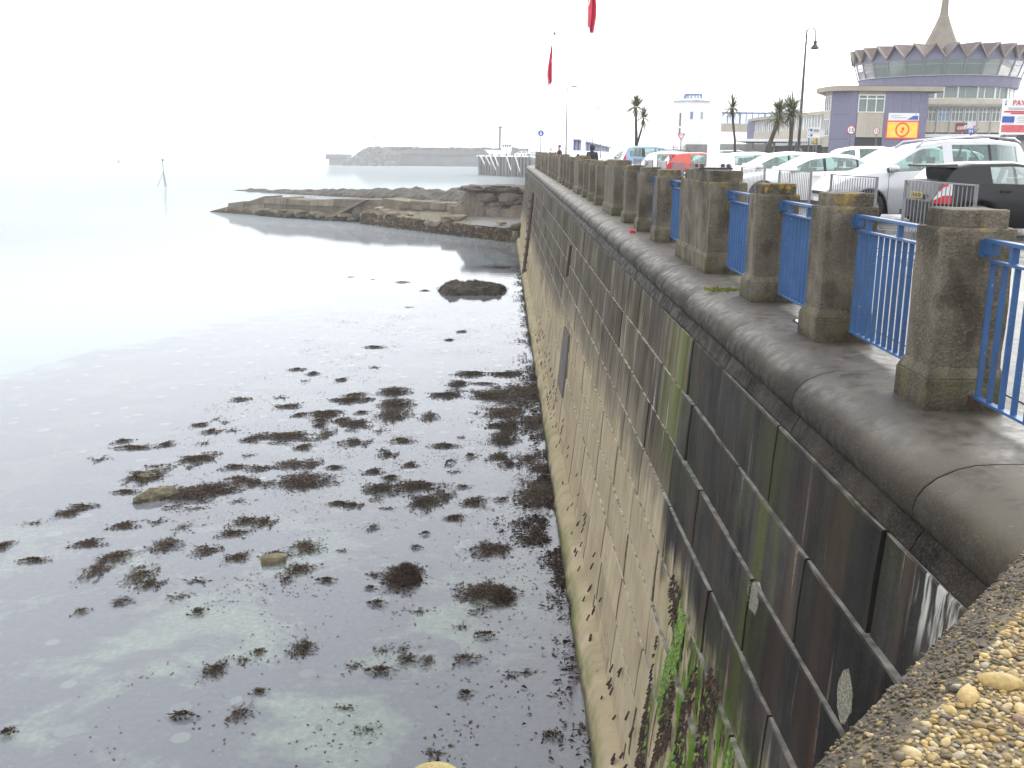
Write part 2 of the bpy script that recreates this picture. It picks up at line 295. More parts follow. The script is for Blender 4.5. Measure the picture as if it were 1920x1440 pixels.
def m_seabed():
    q = NT('weedy pebble seabed'); p = q.pos(); x, y, z = q.sep(p)
    n = q.noise(p, .42, 6, .62, .4); f = q.noise(p, 9, 5, .7); v = q.voro(p, 1.35); vc = q.voro(p, 1.35, 'Color'); v2 = q.voro(p, 11)
    weed = q.ramp(f, [(.3, (.045, .044, .054)), (.7, (.115, .112, .128))])
    sand = q.ramp(f, [(.3, (.19, .205, .13)), (.55, (.36, .37, .25)), (.75, (.58, .58, .44))])
    c = q.mix(q.math('MULTIPLY', q.step(n, .47, .6), q.math('ADD', .22, q.math('MULTIPLY', q.step(y, 25, 14), .78))), weed, sand)
    c = q.mix(q.math('MULTIPLY', q.math('MULTIPLY', q.step(v2, .3, .12), q.step(q.noise(p, 3.1, 4, .7), .55, .66)), .6), c, (.42, .4, .3))
    st = q.math('MULTIPLY', q.step(v, .26, .2), q.step(q.sep(vc)[0], .55, .6)); c = q.mix(q.math('MULTIPLY', st, .6), c, q.ramp(q.sep(vc)[1], [(0, (.3, .27, .22)), (1, (.5, .47, .38))]))
    e = q.math('SUBTRACT', q.math('ADD', y, q.math('MULTIPLY', q.math('SUBTRACT', n, .5), 14)), q.math('ADD', q.math('MULTIPLY', x, 2.3), 83))
    c = q.mix(q.step(e, -2, 3), c, q.ramp(f, [(.3, (.24, .31, .285)), (.7, (.3, .37, .34))]))
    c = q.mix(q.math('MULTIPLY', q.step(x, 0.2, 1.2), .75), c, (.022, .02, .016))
    return q.fin(c, .9, .1)
def m_weed():
    q = NT('wet brown seaweed'); t = q.attr('tone'); r = q.rand(); f = q.noise(q.pos(), 11, 3)
    c = q.ramp(t, [(0, (.011, .006, .006)), (.4, (.03, .017, .013)), (.72, (.07, .045, .02)), (1, (.14, .105, .042))])
    c = q.mix(.5, c, q.ramp(f, [(.35, .5), (.65, 1.4)]), 'MULTIPLY'); return q.fin(c, .55, .12)
def m_rock(name, a, b, c3, sc=1.0, weed=0, rough=.85):
    q = NT(name); p = q.pos(); f = q.noise(p, sc, 7, .65); g = q.noise(p, sc*12, 4, .7); s = q.noise(q.scl(p, (1, 1, .25)), sc*3, 4)
    c = q.ramp(q.math('ADD', q.math('MULTIPLY', f, .5), q.math('ADD', q.math('MULTIPLY', g, .25), q.math('MULTIPLY', s, .25))), [(.32, a), (.5, b), (.68, c3)])
    c = q.mix(.7, c, q.ramp(q.attr('tone'), [(0, .6), (1, 1.4)]), 'MULTIPLY')
    if weed:
        z = q.sep(p)[2]; wm = q.step(q.math('ADD', z, q.math('MULTIPLY', q.math('SUBTRACT', f, .5), 2.4)), weed, weed-.5)
        c = q.mix(q.math('MULTIPLY', wm, .85), c, q.ramp(g, [(.3, (.018, .014, .008)), (.7, (.065, .055, .025))]))
    q.bump(q.math('ADD', f, q.math('MULTIPLY', g, .4)), .6, .06); return q.fin(c, rough, .15)
def m_asphalt():
    q = NT('wet asphalt'); p = q.pos(); f = q.noise(p, 70, 3, .7); b = q.noise(p, .5, 5)
    c = q.ramp(f, [(.3, (.03, .03, .032)), (.7, (.075, .075, .078))]); q.bump(f, .3, .004)
    return q.fin(c, q.math('ADD', .12, q.math('MULTIPLY', q.step(b, .35, .65), .35)), .5)
def m_glass(name, tint, tr=.5, rough=.02):
    q = NT(name); f = q.noise(q.pos(), .8, 2)
    b1 = q.n('ShaderNodeBsdfTransparent'); b1.inputs[0].default_value = tint+(1,)
    b2 = q.n('ShaderNodeBsdfGlossy'); b2.inputs['Roughness'].default_value = rough; q.put(b2.inputs[0], q.ramp(f, [(.3, .75), (.7, .95)]))
    b3 = q.n('ShaderNodeBsdfDiffuse'); b3.inputs[0].default_value = tuple(t*.5 for t in tint)+(1,)
    fr = q.n('ShaderNodeFresnel'); fr.inputs[0].default_value = 1.5
    m1 = q.n('ShaderNodeMixShader'); m1.inputs[0].default_value = tr; q.L(b3.outputs[0], m1.inputs[1]); q.L(b1.outputs[0], m1.inputs[2])
    m2 = q.n('ShaderNodeMixShader'); q.L(fr.outputs[0], m2.inputs[0]); q.L(m1.outputs[0], m2.inputs[1]); q.L(b2.outputs[0], m2.inputs[2])
    q.L(m2.outputs[0], q.out.inputs[0]); q.t.nodes.remove(q.b); return q.m
def m_paint(name, c, metal=0.0):
    q = NT(name); p = q.pos(); f = q.noise(p, 1.6, 4); d = q.noise(p, 140, 2)
    col = q.ramp(f, [(.3, tuple(x*.88 for x in c)), (.7, c)]); q.fin(col, .28, .5, metal); q.b.inputs['Coat Weight'].default_value = .6; q.b.inputs['Coat Roughness'].default_value = .05
    q.bump(q.step(d, .6, .75), .08, .002); return q.m
def m_leaf(name, a, b):
    q = NT(name); f = q.noise(q.pos(), 2.5, 3); c = q.ramp(q.math('ADD', q.math('MULTIPLY', f, .5), q.math('MULTIPLY', q.attr('tone'), .5)), [(.3, a), (.7, b)])
    return q.fin(c, .5, .3)
def m_panel(name, c, var=.12):
    q = NT(name); p = q.pos(); f = q.noise(p, 5, 4); s = q.noise(q.scl(p, (1.5, 1.5, .15)), .8, 4)
    col = q.ramp(q.math('ADD', q.math('MULTIPLY', f, .5), q.math('MULTIPLY', s, .5)), [(.3, tuple(x*(1-var) for x in c)), (.7, tuple(x*(1+var) for x in c))])
    return q.fin(col, .6, .35)
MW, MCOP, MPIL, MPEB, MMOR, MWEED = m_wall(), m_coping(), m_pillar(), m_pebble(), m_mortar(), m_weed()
def m_blue():
    q = NT('chipped blue paint'); p = q.pos(); f = q.noise(p, 5, 4); c = q.ramp(f, [(.3, (.024, .074, .185)), (.7, (.036, .1, .235))])
    c = q.mix(q.step(q.noise(p, 24, 4, .7), .63, .67), c, (.06, .028, .015)); c = q.mix(q.math('MULTIPLY', q.step(q.noise(p, 55, 3), .7, .73), .8), c, (.4, .42, .45)); c = q.mix(q.math('MULTIPLY', q.step(q.noise(p, 2.2, 4), .5, .7), .35), c, (.03, .055, .10))
    q.bump(q.noise(p, 90, 3), .25, .002); return q.fin(c, .42, .4)
BLUE = m_blue()
GALV = plain('dull galvanised steel', (.19, .19, .205), .5, .18, 9, .5, .3)
RUST = plain('rusty iron', (.05, .028, .022), .8, .4, 12)
BLACK = plain('black trim', (.012, .012, .013), .45, .2); RUBBER = plain('tyre rubber', (.016, .016, .017), .8, .2)
ALLOY = plain('wheel alloy', (.42, .42, .44), .35, .1, 5, .5, .7)
WHITE = m_paint('white car paint', (.8, .8, .79)); SILVER = m_paint('silver car paint', (.5, .51, .53), .25); JET = m_paint('black car paint', (.008, .008, .009)); JET.node_tree.nodes['Principled BSDF'].inputs['Coat Weight'].default_value = .12; JET.node_tree.nodes['Principled BSDF'].inputs['Specular IOR Level'].default_value = .3; RED = m_paint('red car paint', (.5, .05, .03)); BLUECAR = m_paint('pale blue car paint', (.2, .31, .47), .2); GREYCAR = m_paint('grey car paint', (.3, .31, .33), .2)
CGLASS = m_glass('green tinted car glass', (.62, .8, .76), .72); DGLASS = plain('dark window glass', (.035, .04, .042), .06, .3, 1.2, .7)
BGLASS = m_glass('building window glass', (.48, .6, .57), .35)
SEATM = plain('dark upholstery', (.03, .03, .034), .9); PLASTW = plain('clear lamp plastic', (.62, .62, .63), .12, .05); PLASTR = plain('red lamp plastic', (.5, .02, .02), .15, .1); PLATEY = plain('yellow number plate', (.55, .4, .05), .4, .05); PLATEW = plain('white number plate', (.75, .75, .72), .4, .05)
PURPLE = m_panel('mauve mosaic panels', (.17, .165, .25)); CREAM = m_panel('stained cream concrete', (.42, .38, .31), .2); GREYC = m_panel('grey concrete', (.3, .29, .27), .2); WFRAME = plain('white window frame', (.72, .72, .7), .5, .06); GFRAME = plain('grey aluminium frame', (.36, .37, .4), .45, .1); ROOFF = plain('brown roofing felt', (.12, .085, .082), .85, .25, 1); WREND = plain('white render', (.8, .8, .8), .8, .03); BEIGEF = m_panel('beige fascia', (.33, .29, .23), .15)
SIGNW = plain('white sign face', (.76, .76, .76), .4, .04); SIGNR = plain('red sign paint', (.55, .03, .04), .4, .08); SIGNB = plain('blue sign paint', (.04, .09, .38), .4, .1); SIGNK = plain('black sign paint', (.015, .015, .015), .4); SIGNG = plain('grey sign print', (.35, .36, .4), .5, .1); SIGNY = plain('yellow sign', (.75, .5, .03), .4, .08); MAROON = plain('maroon sign', (.17, .02, .025), .4, .1); NAVY = plain('dark blue cladding', (.06, .075, .22), .5, .15)
DARKIN = plain('dark interior', (.03, .03, .03), .9); POLEW = plain('white flagpole paint', (.88, .88, .88), .35, .03); POLEG = plain('grey pole steel', (.14, .145, .15), .5, .2); POLEB = plain('black pole paint', (.03, .03, .035), .45, .2)
# ------------------------------------------------------------------ ground, sea, seabed
def grid_mesh(xs, ys, zf):
    xs, ys = list(xs), list(ys); nx = len(xs)
    V = [(x, y, zf(x, y)) for y in ys for x in xs]
    Fs = [(j*nx+i, j*nx+i+1, (j+1)*nx+i+1, (j+1)*nx+i) for j in range(len(ys)-1) for i in range(nx-1)]
    return V, Fs
b = MB(); b.add(*grid_mesh((-3900, -400, -60, 3, 400, 3900), (-3900, -20, 30, 80, 400, 3900), lambda x, y: 0.0)); structure(b.build('sea', m_sea()))
def bedz(x, y): return -.32-.012*max(0, y-8)*(1 if y < 120 else 1)-.02*max(0, -x-4) if y < 150 and x > -80 else -3.2
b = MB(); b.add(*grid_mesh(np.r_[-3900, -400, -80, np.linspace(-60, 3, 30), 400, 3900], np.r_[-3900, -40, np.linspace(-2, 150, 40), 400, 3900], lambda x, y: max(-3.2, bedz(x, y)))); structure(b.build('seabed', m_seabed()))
def land(name, poly_rows, m, dz=0.0):
    """rows of (y, x0, x1)"""
    bb = MB(); V = []
    for y, x0, x1 in poly_rows: V += [(x0, y, zc(y)+dz), (x1, y, zc(y)+dz), (x0, y, -4.2), (x1, y, -4.2)]
    n = len(poly_rows); Fs = []
    for i in range(n-1):
        a, c = 4*i, 4*i+4; Fs += [(a, a+1, c+1, c), (a+2, a, c, c+2), (a+1, a+3, c+3, c+1)]
    Fs += [(0, 2, 3, 1), (4*n-4, 4*n-3, 4*n-1, 4*n-2)]
    bb.add(V, Fs); return structure(bb.build(name, m))
MASPH = m_asphalt(); MPAVE = m_rock('wet concrete paving', (.06, .058, .055), (.10, .097, .092), (.15, .145, .135), 2.5, rough=.3)
land('car_park', [(-40, 5.62, 420), (100, 5.62, 420), (318, 8.6, 420), (420, 30, 420)], MASPH, -.12)
land('pavement', [(-40, 3.3, 5.5), (91.5, 3.3, 5.5), (92.6, 3.3, 5.5)], MPAVE, -.02)
b = MB()
for i in range(88):
    y = 4+i*1.0
    b.hexa([(5.5, y, zc(y)-.4), (5.62, y, zc(y)-.4), (5.62, y+.985, zc(y)-.4), (5.5, y+.985, zc(y)-.4), (5.5, y, zc(y)-.012), (5.615, y, zc(y)-.012), (5.615, y+.985, zc(y+1)-.012), (5.5, y+.985, zc(y+1)-.012)])
structure(b.build('kerb', MPAVE))
b = MB()
for i in range(14):
    y = 18.7+i*2.35
    b.hexa([(7.6, y, zc(y)-.118), (12.2, y, zc(y)-.118), (12.2, y+.1, zc(y)-.118), (7.6, y+.1, zc(y)-.118), (7.6, y, zc(y)-.114), (12.2, y, zc(y)-.114), (12.2, y+.1, zc(y+.1)-.114), (7.6, y+.1, zc(y+.1)-.114)])
structure(b.build('parking_bay_lines', plain('worn white road paint', (.5, .5, .48), .5, .25, 6)))
# ------------------------------------------------------------------ sea wall
WALLEND = 92.0
shear = lambda y: 1+.0005*max(-5, y)
sw = thing('sea_wall', 'long battered sea wall of big stained blocks with a sand coloured lower half', 'sea wall', (0, 0, 0))
b = MB(); JT = []
CH = .622; tops = [5.67-CH*i for i in range(10)]
for i, zt in enumerate(tops):
    zb = zt-CH; y = -3.2+(.95 if i % 2 else 0)
    while y < WALLEND:
        L = 2.1+random.uniform(-.12, .12); y1 = min(y+L, WALLEND)
        if y < 10.7 < y1 and 10.7-y > .5: y1 = 10.7
        near = y1 <= 10.75; g = .015 if near else .009
        off = random.uniform(-.006, .014) if near else random.uniform(-.006, .006); led = .052 if near else .036
        if i >= 6: off = random.uniform(-.004, .004); led = .012
        tone = min(1, max(0, random.gauss(.5, .24)))
        xt, xb = WALLX(zt)-off, WALLX(zb)-off+led*.9
        s0, s1 = shear(y), shear(y1); cf = .012 if near else .008
        # front face with a small worn chamfer along the top
        nc = 11 if near else 5; P = []; sd = random.random()*60; am = (.008 if near else .009)
        for k in range(nc+1):
            yy = y+g+(y1-y-2*g)*k/nc; s_ = shear(yy); q1 = noise.noise(Vector((yy*3.7, i*2.1, sd))); q2 = noise.noise(Vector((yy*9.1, i*1.3, sd+5)))
            dz = am*(q1*.8-max(0, q2)*1.6); ey = .5*cf if k in (0, nc) else 0
            P += [(xb+am*.4*q2, yy, zb*s_), ((xb+xt)/2+am*.35*q1, yy, (zb+zt)/2*s_), (xt+.004+ey, yy, (zt-cf+dz)*s_), (xt+cf+am*.5*abs(q2)+ey, yy, (zt+dz*.4)*s_), (xt+.25, yy, (zt+.004)*s_), (xb+.3, yy, zb*s_)]
        Fs = [(6*k+r, 6*k+r+1, 6*k+r+7, 6*k+r+6) for k in range(nc) for r in range(4)]
        JT += [1.0 if k in (0, nc) else 0.0 for k in range(nc+1) for _ in range(6)]
        b.add(P, Fs+[(5, 4, 3, 2, 1, 0), tuple(6*nc+r for r in range(6))], tone)
        y = y1
# dark backing seen in the joints
P = []
for y in (-3.2, WALLEND):
    s = shear(y); P += [(WALLX(5.66)+.06, y, 5.66*s), (WALLX(-.8)+.06, y, -.8)]
b.add(P, [(0, 1, 3, 2)], 0)
P = [(WALLX(5.6)+.02, WALLEND, 5.9), (60, WALLEND, 5.9), (60, WALLEND, -1), (WALLX(-1)+.02, WALLEND, -1)]; b.add(P, [(0, 1, 2, 3)], .5)
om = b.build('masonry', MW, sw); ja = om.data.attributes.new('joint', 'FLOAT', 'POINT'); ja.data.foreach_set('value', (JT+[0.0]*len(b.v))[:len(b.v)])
# foot of the wall
b = MB(); ys = np.arange(-3, WALLEND, .35); prof = [(-.26, -.7), (-.25, .1), (-.21, .32), (-.15, .42), (.0, .47), (.12, .5)]
V = []
for y in ys:
    for k, (dx, z) in enumerate(prof):
        n = .05*noise.noise(Vector((y*1.3, k*.7, 2)))+.03*noise.noise(Vector((y*4.1, k, 5)))
        V.append((WALLX(z)+dx+n, y, z+n*.8))
m = len(prof); b.add(V, [(i*m+k, i*m+k+1, (i+1)*m+k+1, (i+1)*m+k) for i in range(len(ys)-1) for k in range(m-1)], .5, True)
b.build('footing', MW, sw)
# coping stones with a bullnose
CP = [(3.32, 0), (2.54, 0), (2.43, -.008), (2.33, -.032), (2.235, -.075), (2.17, -.13), (2.135, -.19), (2.125, -.24), (2.135, -.29), (2.165, -.33), (2.2, -.35), (2.19, -.37), (2.165, -.42), (2.14, -.475), (2.125, -.50), (2.4, -.51)]
b = MB(); y = 2.6-2.2*3
while y < WALLEND-.2:
    y1 = y+2.2; V = []; st = [y+.006, y+.02, y+.55, y+1.1, y+1.65, y1-.02, y1-.006]
    for k, yy in enumerate(st):
        e = .005 if k in (0, 6) else 0
        for q, (x, z) in enumerate(CP):
            nn = .006*noise.noise(Vector((yy*2.3, q*.8, 9))) if 0 < q < 12 else 0
            V.append((x+(e if 2 < q < 12 else 0)+nn, yy, zc(yy)+z-(e if q < 6 else 0)+nn))
    m = len(CP); Fs = [(i*m+k, i*m+k+1, (i+1)*m+k+1, (i+1)*m+k) for i in range(6) for k in range(m-1)]
    b.add(V, Fs, random.random(), True); b.add(V[:m], [tuple(range(m))], .3); b.add(V[-m:], [tuple(range(m))[::-1]], .3); y = y1
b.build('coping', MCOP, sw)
# ------------------------------------------------------------------ pillars and blue railings
BIG = [12.65+11.15*k for k in range(-1, 7)]
SMALL = [s for k in range(0, 7) for s in (12.65+11.15*k-6.57, 12.65+11.15*k-4.37, 12.65+11.15*k-2.19)]
pil = thing('pillar', '', 'pillar', (2.84, SMALL[0], zc(SMALL[0])), 0, 'square pillars along the promenade edge')
rounded('plinth', [(-.25, .25, -.245, .245, -.02, .2), (-.249, .249, -.244, .244, .2, .27, .035)], .012, MPIL, pil, .008)
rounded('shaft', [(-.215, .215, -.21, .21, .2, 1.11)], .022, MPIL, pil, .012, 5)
rounded('cap', [(-.178, .178, -.173, .173, 1.09, 1.215)], .02, MPIL, pil, .006, 3)
PFAM = [(c, []) for c in kids(pil)]
bigp = thing('pedestal', '', 'pedestal', (2.86, BIG[0]+1.1, zc(BIG[0])), 0, 'long pedestal blocks along the promenade edge')
rounded('plinth', [(-.27, .27, -1.12, 1.12, -.02, .2), (-.269, .269, -1.119, 1.119, .2, .26, .035)], .014, MPIL, bigp, .008)
rounded('shaft', [(-.235, .235, -1.08, 1.08, .2, 1.15)], .024, MPIL, bigp, .012, 6)
rounded('cap', [(-.19, .19, -1.0, 1.0, 1.13, 1.29)], .022, MPIL, bigp, .007, 4)
BFAM = [(c, []) for c in kids(bigp)]
ORD = ['first', 'second', 'third', 'fourth', 'fifth', 'sixth', 'seventh', 'eighth', 'ninth', 'tenth', 'eleventh', 'twelfth', 'thirteenth', 'fourteenth', 'fifteenth', 'sixteenth', 'seventeenth', 'eighteenth', 'nineteenth', 'twentieth', 'twenty first', 'twenty second', 'twenty third', 'twenty fourth', 'twenty fifth', 'twenty sixth', 'twenty seventh', 'twenty eighth', 'twenty ninth', 'thirtieth']
spc = ['square pebbly pillar with yellow lichen on its cap, first along the wall', 'square pebbly pillar with orange lichen on its cap, second along the wall', 'square pebbly pillar just before the flagpole pedestal, third along the wall', 'square pillar just past the flagpole pedestal, fourth along the wall', 'square pillar between two thin slits of blue railing, fifth along the wall', 'square pillar with bright orange lichen cap, sixth along the wall']
for i, y in enumerate(SMALL):
    lab = spc[i] if i < len(spc) else 'small weathered pillar, %s along the sea wall from the corner' % ORD[i]
    if i == 0: pil['label'] = lab
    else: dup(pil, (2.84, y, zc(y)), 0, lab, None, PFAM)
BL = ['pedestal block at the corner outside the blue railing', 'long dark pedestal block carrying the white flagpole', 'long pedestal block between the two runs of three pillars', 'long pedestal block below the large limp red flag', 'fifth long pedestal block along the sea wall', 'long pedestal block below the smaller distant red flag', 'seventh long pedestal block along the sea wall', 'long pedestal block at the far end of the sea wall']
for i, y in enumerate(BIG):
    if i == 0: bigp['label'] = BL[0]
    else: dup(bigp, (2.86, y+1.1, zc(y+1.1)), 0, BL[i], None, BFAM)
edges = sorted([(y-.21, y+.21) for y in SMALL]+[(y+.02, y+2.18) for y in BIG])
RY = 2.88
pan = thing('railing', '', 'railing', (RY, 0, 0), 0, 'blue railing panels between the pillars'); HG = .885
bb = MB(); bb.box((0, 0, 1.045), (.055, 2*HG-.02, .022)); bb.build('handrail', BLUE, pan)
bb = MB(); bb.box((0, 0, .93), (.045, 2*HG-.12, .016)); bb.box((0, 0, .105), (.045, 2*HG-.12, .016)); bb.build('frame', BLUE, pan)
nb = 15
bar = MB(); bar.box((0, 0, 0), (.034, .01, .81)); b0 = bar.build('bar', BLUE, pan, (0, -.8, .5175))
for k in range(1, nb):
    c = b0.copy(); COL.objects.link(c); c.location = (0, -.8+1.6*k/(nb-1), .5175)
for s in (-.62, 0, .62):
    bb = MB(); bb.box((0, 0, 0), (.04, .03, .09)); bb.build('rail_support', BLUE, pan, (0, s, .986))
for s in (-1, 1):
    for z in (1.0, .07):
        bb = MB(); bb.box((0, s*(HG-.045), z), (.05, .085, .07)); bb.box((0, s*(HG-.004), z-.004), (.085, .008, .1)); bb.build('bracket', BLUE if z > .5 else RUST, pan)
RFAM = [(c, []) for c in kids(pan)]
gaps = [(a[1], c[0]) for a, c in zip(edges[:-1], edges[1:])]
RL = ['blue barred railing panel in front, cut off by the edge of the view', 'blue barred railing panel between the first and second pillar', 'blue barred railing panel between the second and third pillar', 'narrow looking blue railing panel between the third pillar and the dark pedestal']
for i, (y0, y1) in enumerate(gaps):
    lab = RL[i] if i < len(RL) else 'blue railing seen as a thin slit, %s from the corner' % ORD[i]
    yc = (y0+y1)/2; sc = (y1-y0)/(2*HG)
    r = pan if i == 0 else dup(pan, (RY, yc, zc(yc)), 0, lab, None, RFAM)
    r.location = (RY, yc, zc(yc)); r.scale.y = sc; r['label'] = lab
# puddle, moss and can on the coping
b = MB(); pts = []
for k in range(26):
    a = 2*PI*k/26; rr = 1+.35*noise.noise(Vector((math.cos(a)*1.5, math.sin(a)*1.5, 3))); pts.append((2.95+.26*rr*math.cos(a), 8.85+.42*rr*math.sin(a)))
b.prism(pts, zc(8.9)+.001, zc(8.9)+.006); q = NT('puddle water'); q.fin((.05, .05, .05), .03, .8); tag(b.build('puddle', q.m), 'bright puddle under the blue railing beside the second pillar', 'puddle')
b = MB()
for k in range(420):
    x = 2.3+.8*random.random(); y = 11.12+.07*random.gauss(0, 1); h = .015+.02*random.random(); a = random.random()*PI
    dx, dy = .012*math.cos(a), .012*math.sin(a); z = zc(y)+.002; b.add([(x-dx, y-dy, z), (x+dx, y+dy, z), (x+.01*random.gauss(0, 1), y+.01*random.gauss(0, 1), z+h)], [(0, 1, 2)], random.random())
tag(b.build('moss', m_leaf('yellow green moss', (.07, .075, .012), (.2, .2, .03))), 'strip of yellow green moss growing in a coping joint', 'moss', None, 'stuff')
can = thing('drink_can', 'crushed red and white drink can lying on the coping', 'drink can', (2.47, 18.9, zc(18.9)+.034), .5)
b = MB(); b.lathe([(0, -.06), (.026, -.06), (.033, -.052), (.033, -.02), (.027, .0), (.033, .02), (.033, .05)], 14, axis='x'); b.build('body', SIGNR, can)
b = MB(); b.lathe([(.033, .05), (.034, .056), (.026, .064), (0, .062)], 14, axis='x'); b.build('lid', ALLOY, can); b = MB(); b.lathe([(.0335, -.025), (.0335, .045)], 14, axis='x', arc=(0, 1.3)); b.build('band', SIGNW, can)
# iron things fixed on the face of the wall
def onwall(y, z, out=.0): return Vector((WALLX(z)-out, y, z*shear(y)))
b = MB(); b.tube([onwall(64.5, 5.0, .1), onwall(63.6, 3.6, .1), onwall(62.6, 2, .12), onwall(61.6, .3, .16)], .1, 8)
for z in np.arange(.5, 5, .45):
    p = onwall(61.6+.62*z, z, .1); b.box(p, (.34, .5, .1))
tag(b.build('pipe', RUST), 'rusty pipe with clamps running down the face of the sea wall', 'pipe')
b = MB(); b.hexa([onwall(29.0, 4.1, .06), onwall(29.0, 4.1, -.02), onwall(29.28, 4.1, -.02), onwall(29.28, 4.1, .06), onwall(29.0, 4.95, .06), onwall(29.0, 4.95, -.02), onwall(29.28, 4.95, -.02), onwall(29.28, 4.95, .06)])
b.box(onwall(29.14, 4.97, .03), (.08, .34, .06)); tag(b.build('iron_bracket', RUST), 'short rusty iron channel bolted high on the sea wall', 'bracket')
b = MB(); b.hexa([onwall(25.0, 1.45, .05), onwall(25.0, 1.45, -.05), onwall(27.0, 1.4, -.05), onwall(27.0, 1.4, .05), onwall(25.6, 2.98, .05), onwall(25.6, 2.98, -.05), onwall(27.4, 2.9, -.05), onwall(27.4, 2.9, .05)])
tag(b.build('patch_slab', m_rock('dark grey slab', (.055, .05, .046), (.09, .083, .075), (.14, .13, .12), 2)), 'grey concrete slab patched on the sand coloured wall', 'slab')
# ------------------------------------------------------------------ parapet in front
PZ = 7.13
par = thing('parapet', 'rough parapet of exposed pebbles right by the camera', 'parapet', (0, 0, 0))
E0, E1 = Vector((.357, .823)), Vector((.717, 1.222))                    # inner arris of the top face
d = (E1-E0).normalized(); nrm = Vector((d.y, -d.x)); out = -nrm
A0, A1 = E0-d*.6, E1+d*1.15; CHW = .075
V, Fs = [], []; N = 60
rows = [(0.0, -1.2, -0.0), (.0, 0, 0), (.02, .03, -.012), (.035, .07, -.035), (.075, .105, -.075), (.1, .12, -.14), (.11, .125, -1.1)]
prof = [(.9, 0), (.004, 0), (-.012, -.008), (-.042, -.026), (-.076, -.048), (-.088, -.1), (-.092, -1.2)]
b = MB()
for i in range(N+1):
    c = A0.lerp(A1, i/N)
    for k, (o, z) in enumerate(prof):
        jit = .006*noise.noise(Vector((c.x*22, c.y*22, k))) if 1 < k < 6 else 0
        V.append((c.x+nrm.x*(o+jit), c.y+nrm.y*(o+jit), PZ+z+jit))
m = len(prof); b.add(V, [(i*m+k, i*m+k+1, (i+1)*m+k+1, (i+1)*m+k) for i in range(N) for k in range(m-1)]); b.build('coping', MMOR, par)
ico = bmesh.new(); bmesh.ops.create_icosphere(ico, subdivisions=2, radius=1); iv = np.array([v.co[:] for v in ico.verts]); ifc = [tuple(v.index for v in f.verts) for f in ico.faces]; ico.free()
b = MB(); cells = {}
def pebble(px, py, pz, r, tilt=0.4, tone=None):
    s = np.array([r*random.uniform(.8, 1.5), r*random.uniform(.65, 1.0), r*random.uniform(.38, .62)]); a = random.random()*2*PI
    v = iv*s*(1+.1*rng.standard_normal((len(iv), 1)))
    Rz = np.array(Matrix.Rotation(a, 3, 'Z') @ Matrix.Rotation(random.gauss(0, tilt*.5), 3, 'X') @ Matrix.Rotation(random.gauss(0, tilt*.5), 3, 'Y'))
    b.add((v@Rz.T)+np.array([px, py, pz]), ifc, random.random() if tone is None else tone, True)
for k in range(45000):
    t = random.uniform(-.12, .62); o = .004+random.random()**1.1*.5
    r = min(.0105, max(.0026, random.lognormvariate(math.log(.0043 if k < 9000 else .0032), .34)))
    px, py = E0.x+d.x*t+nrm.x*o, E0.y+d.y*t+nrm.y*o
    key = (int(px/.012), int(py/.012)); okk = True
    for dx in (-1, 0, 1):
        for dy in (-1, 0, 1):
            for qx, qy, qr in cells.get((key[0]+dx, key[1]+dy), ()):
                if (qx-px)**2+(qy-py)**2 < (.8*(qr+r))**2: okk = False
    if okk: cells.setdefault(key, []).append((px, py, r)); pebble(px, py, PZ+r*.12, r)
for px, py, r in ((.555, .985, .019), (.505, .955, .013), (.53, .86, .011), (.44, .80, .010)): pebble(px, py, PZ+.002, r, .2, .6 if r > .012 else .75)
b.build('pebbles', MPEB, par); tag(bpy.context.scene.objects['pebbles'], 'yellow and buff pebbles set in the top', None, None, 'stuff')
b = MB()
for k in range(2300):
    t = random.uniform(-.1, .95); o = random.uniform(-.088, .0)
    z = float(np.interp(-o, [-.004, .012, .042, .076, .088], [0, -.008, -.026, -.048, -.1]))
    pebble(E0.x+d.x*t+nrm.x*o, E0.y+d.y*t+nrm.y*o, PZ+z, random.uniform(.0016, .0042), 1.2, random.random()**2.5*(.3 if random.random() < .88 else .8))
o = b.build('edge_grit', MPEB, par); o['kind'] = 'stuff'
b = MB(); pr = [(0, .03), (.012, .028), (.024, .02), (.034, .004), (.042, -.03), (.05, -.12), (.055, -1.0)]; b.lathe(pr, 20, (-.06, .805, PZ-.012)); ob = b.build('corner_knob', m_rock('yellow lichened concrete', (.2, .17, .09), (.33, .27, .12), (.42, .36, .2), 18), par)
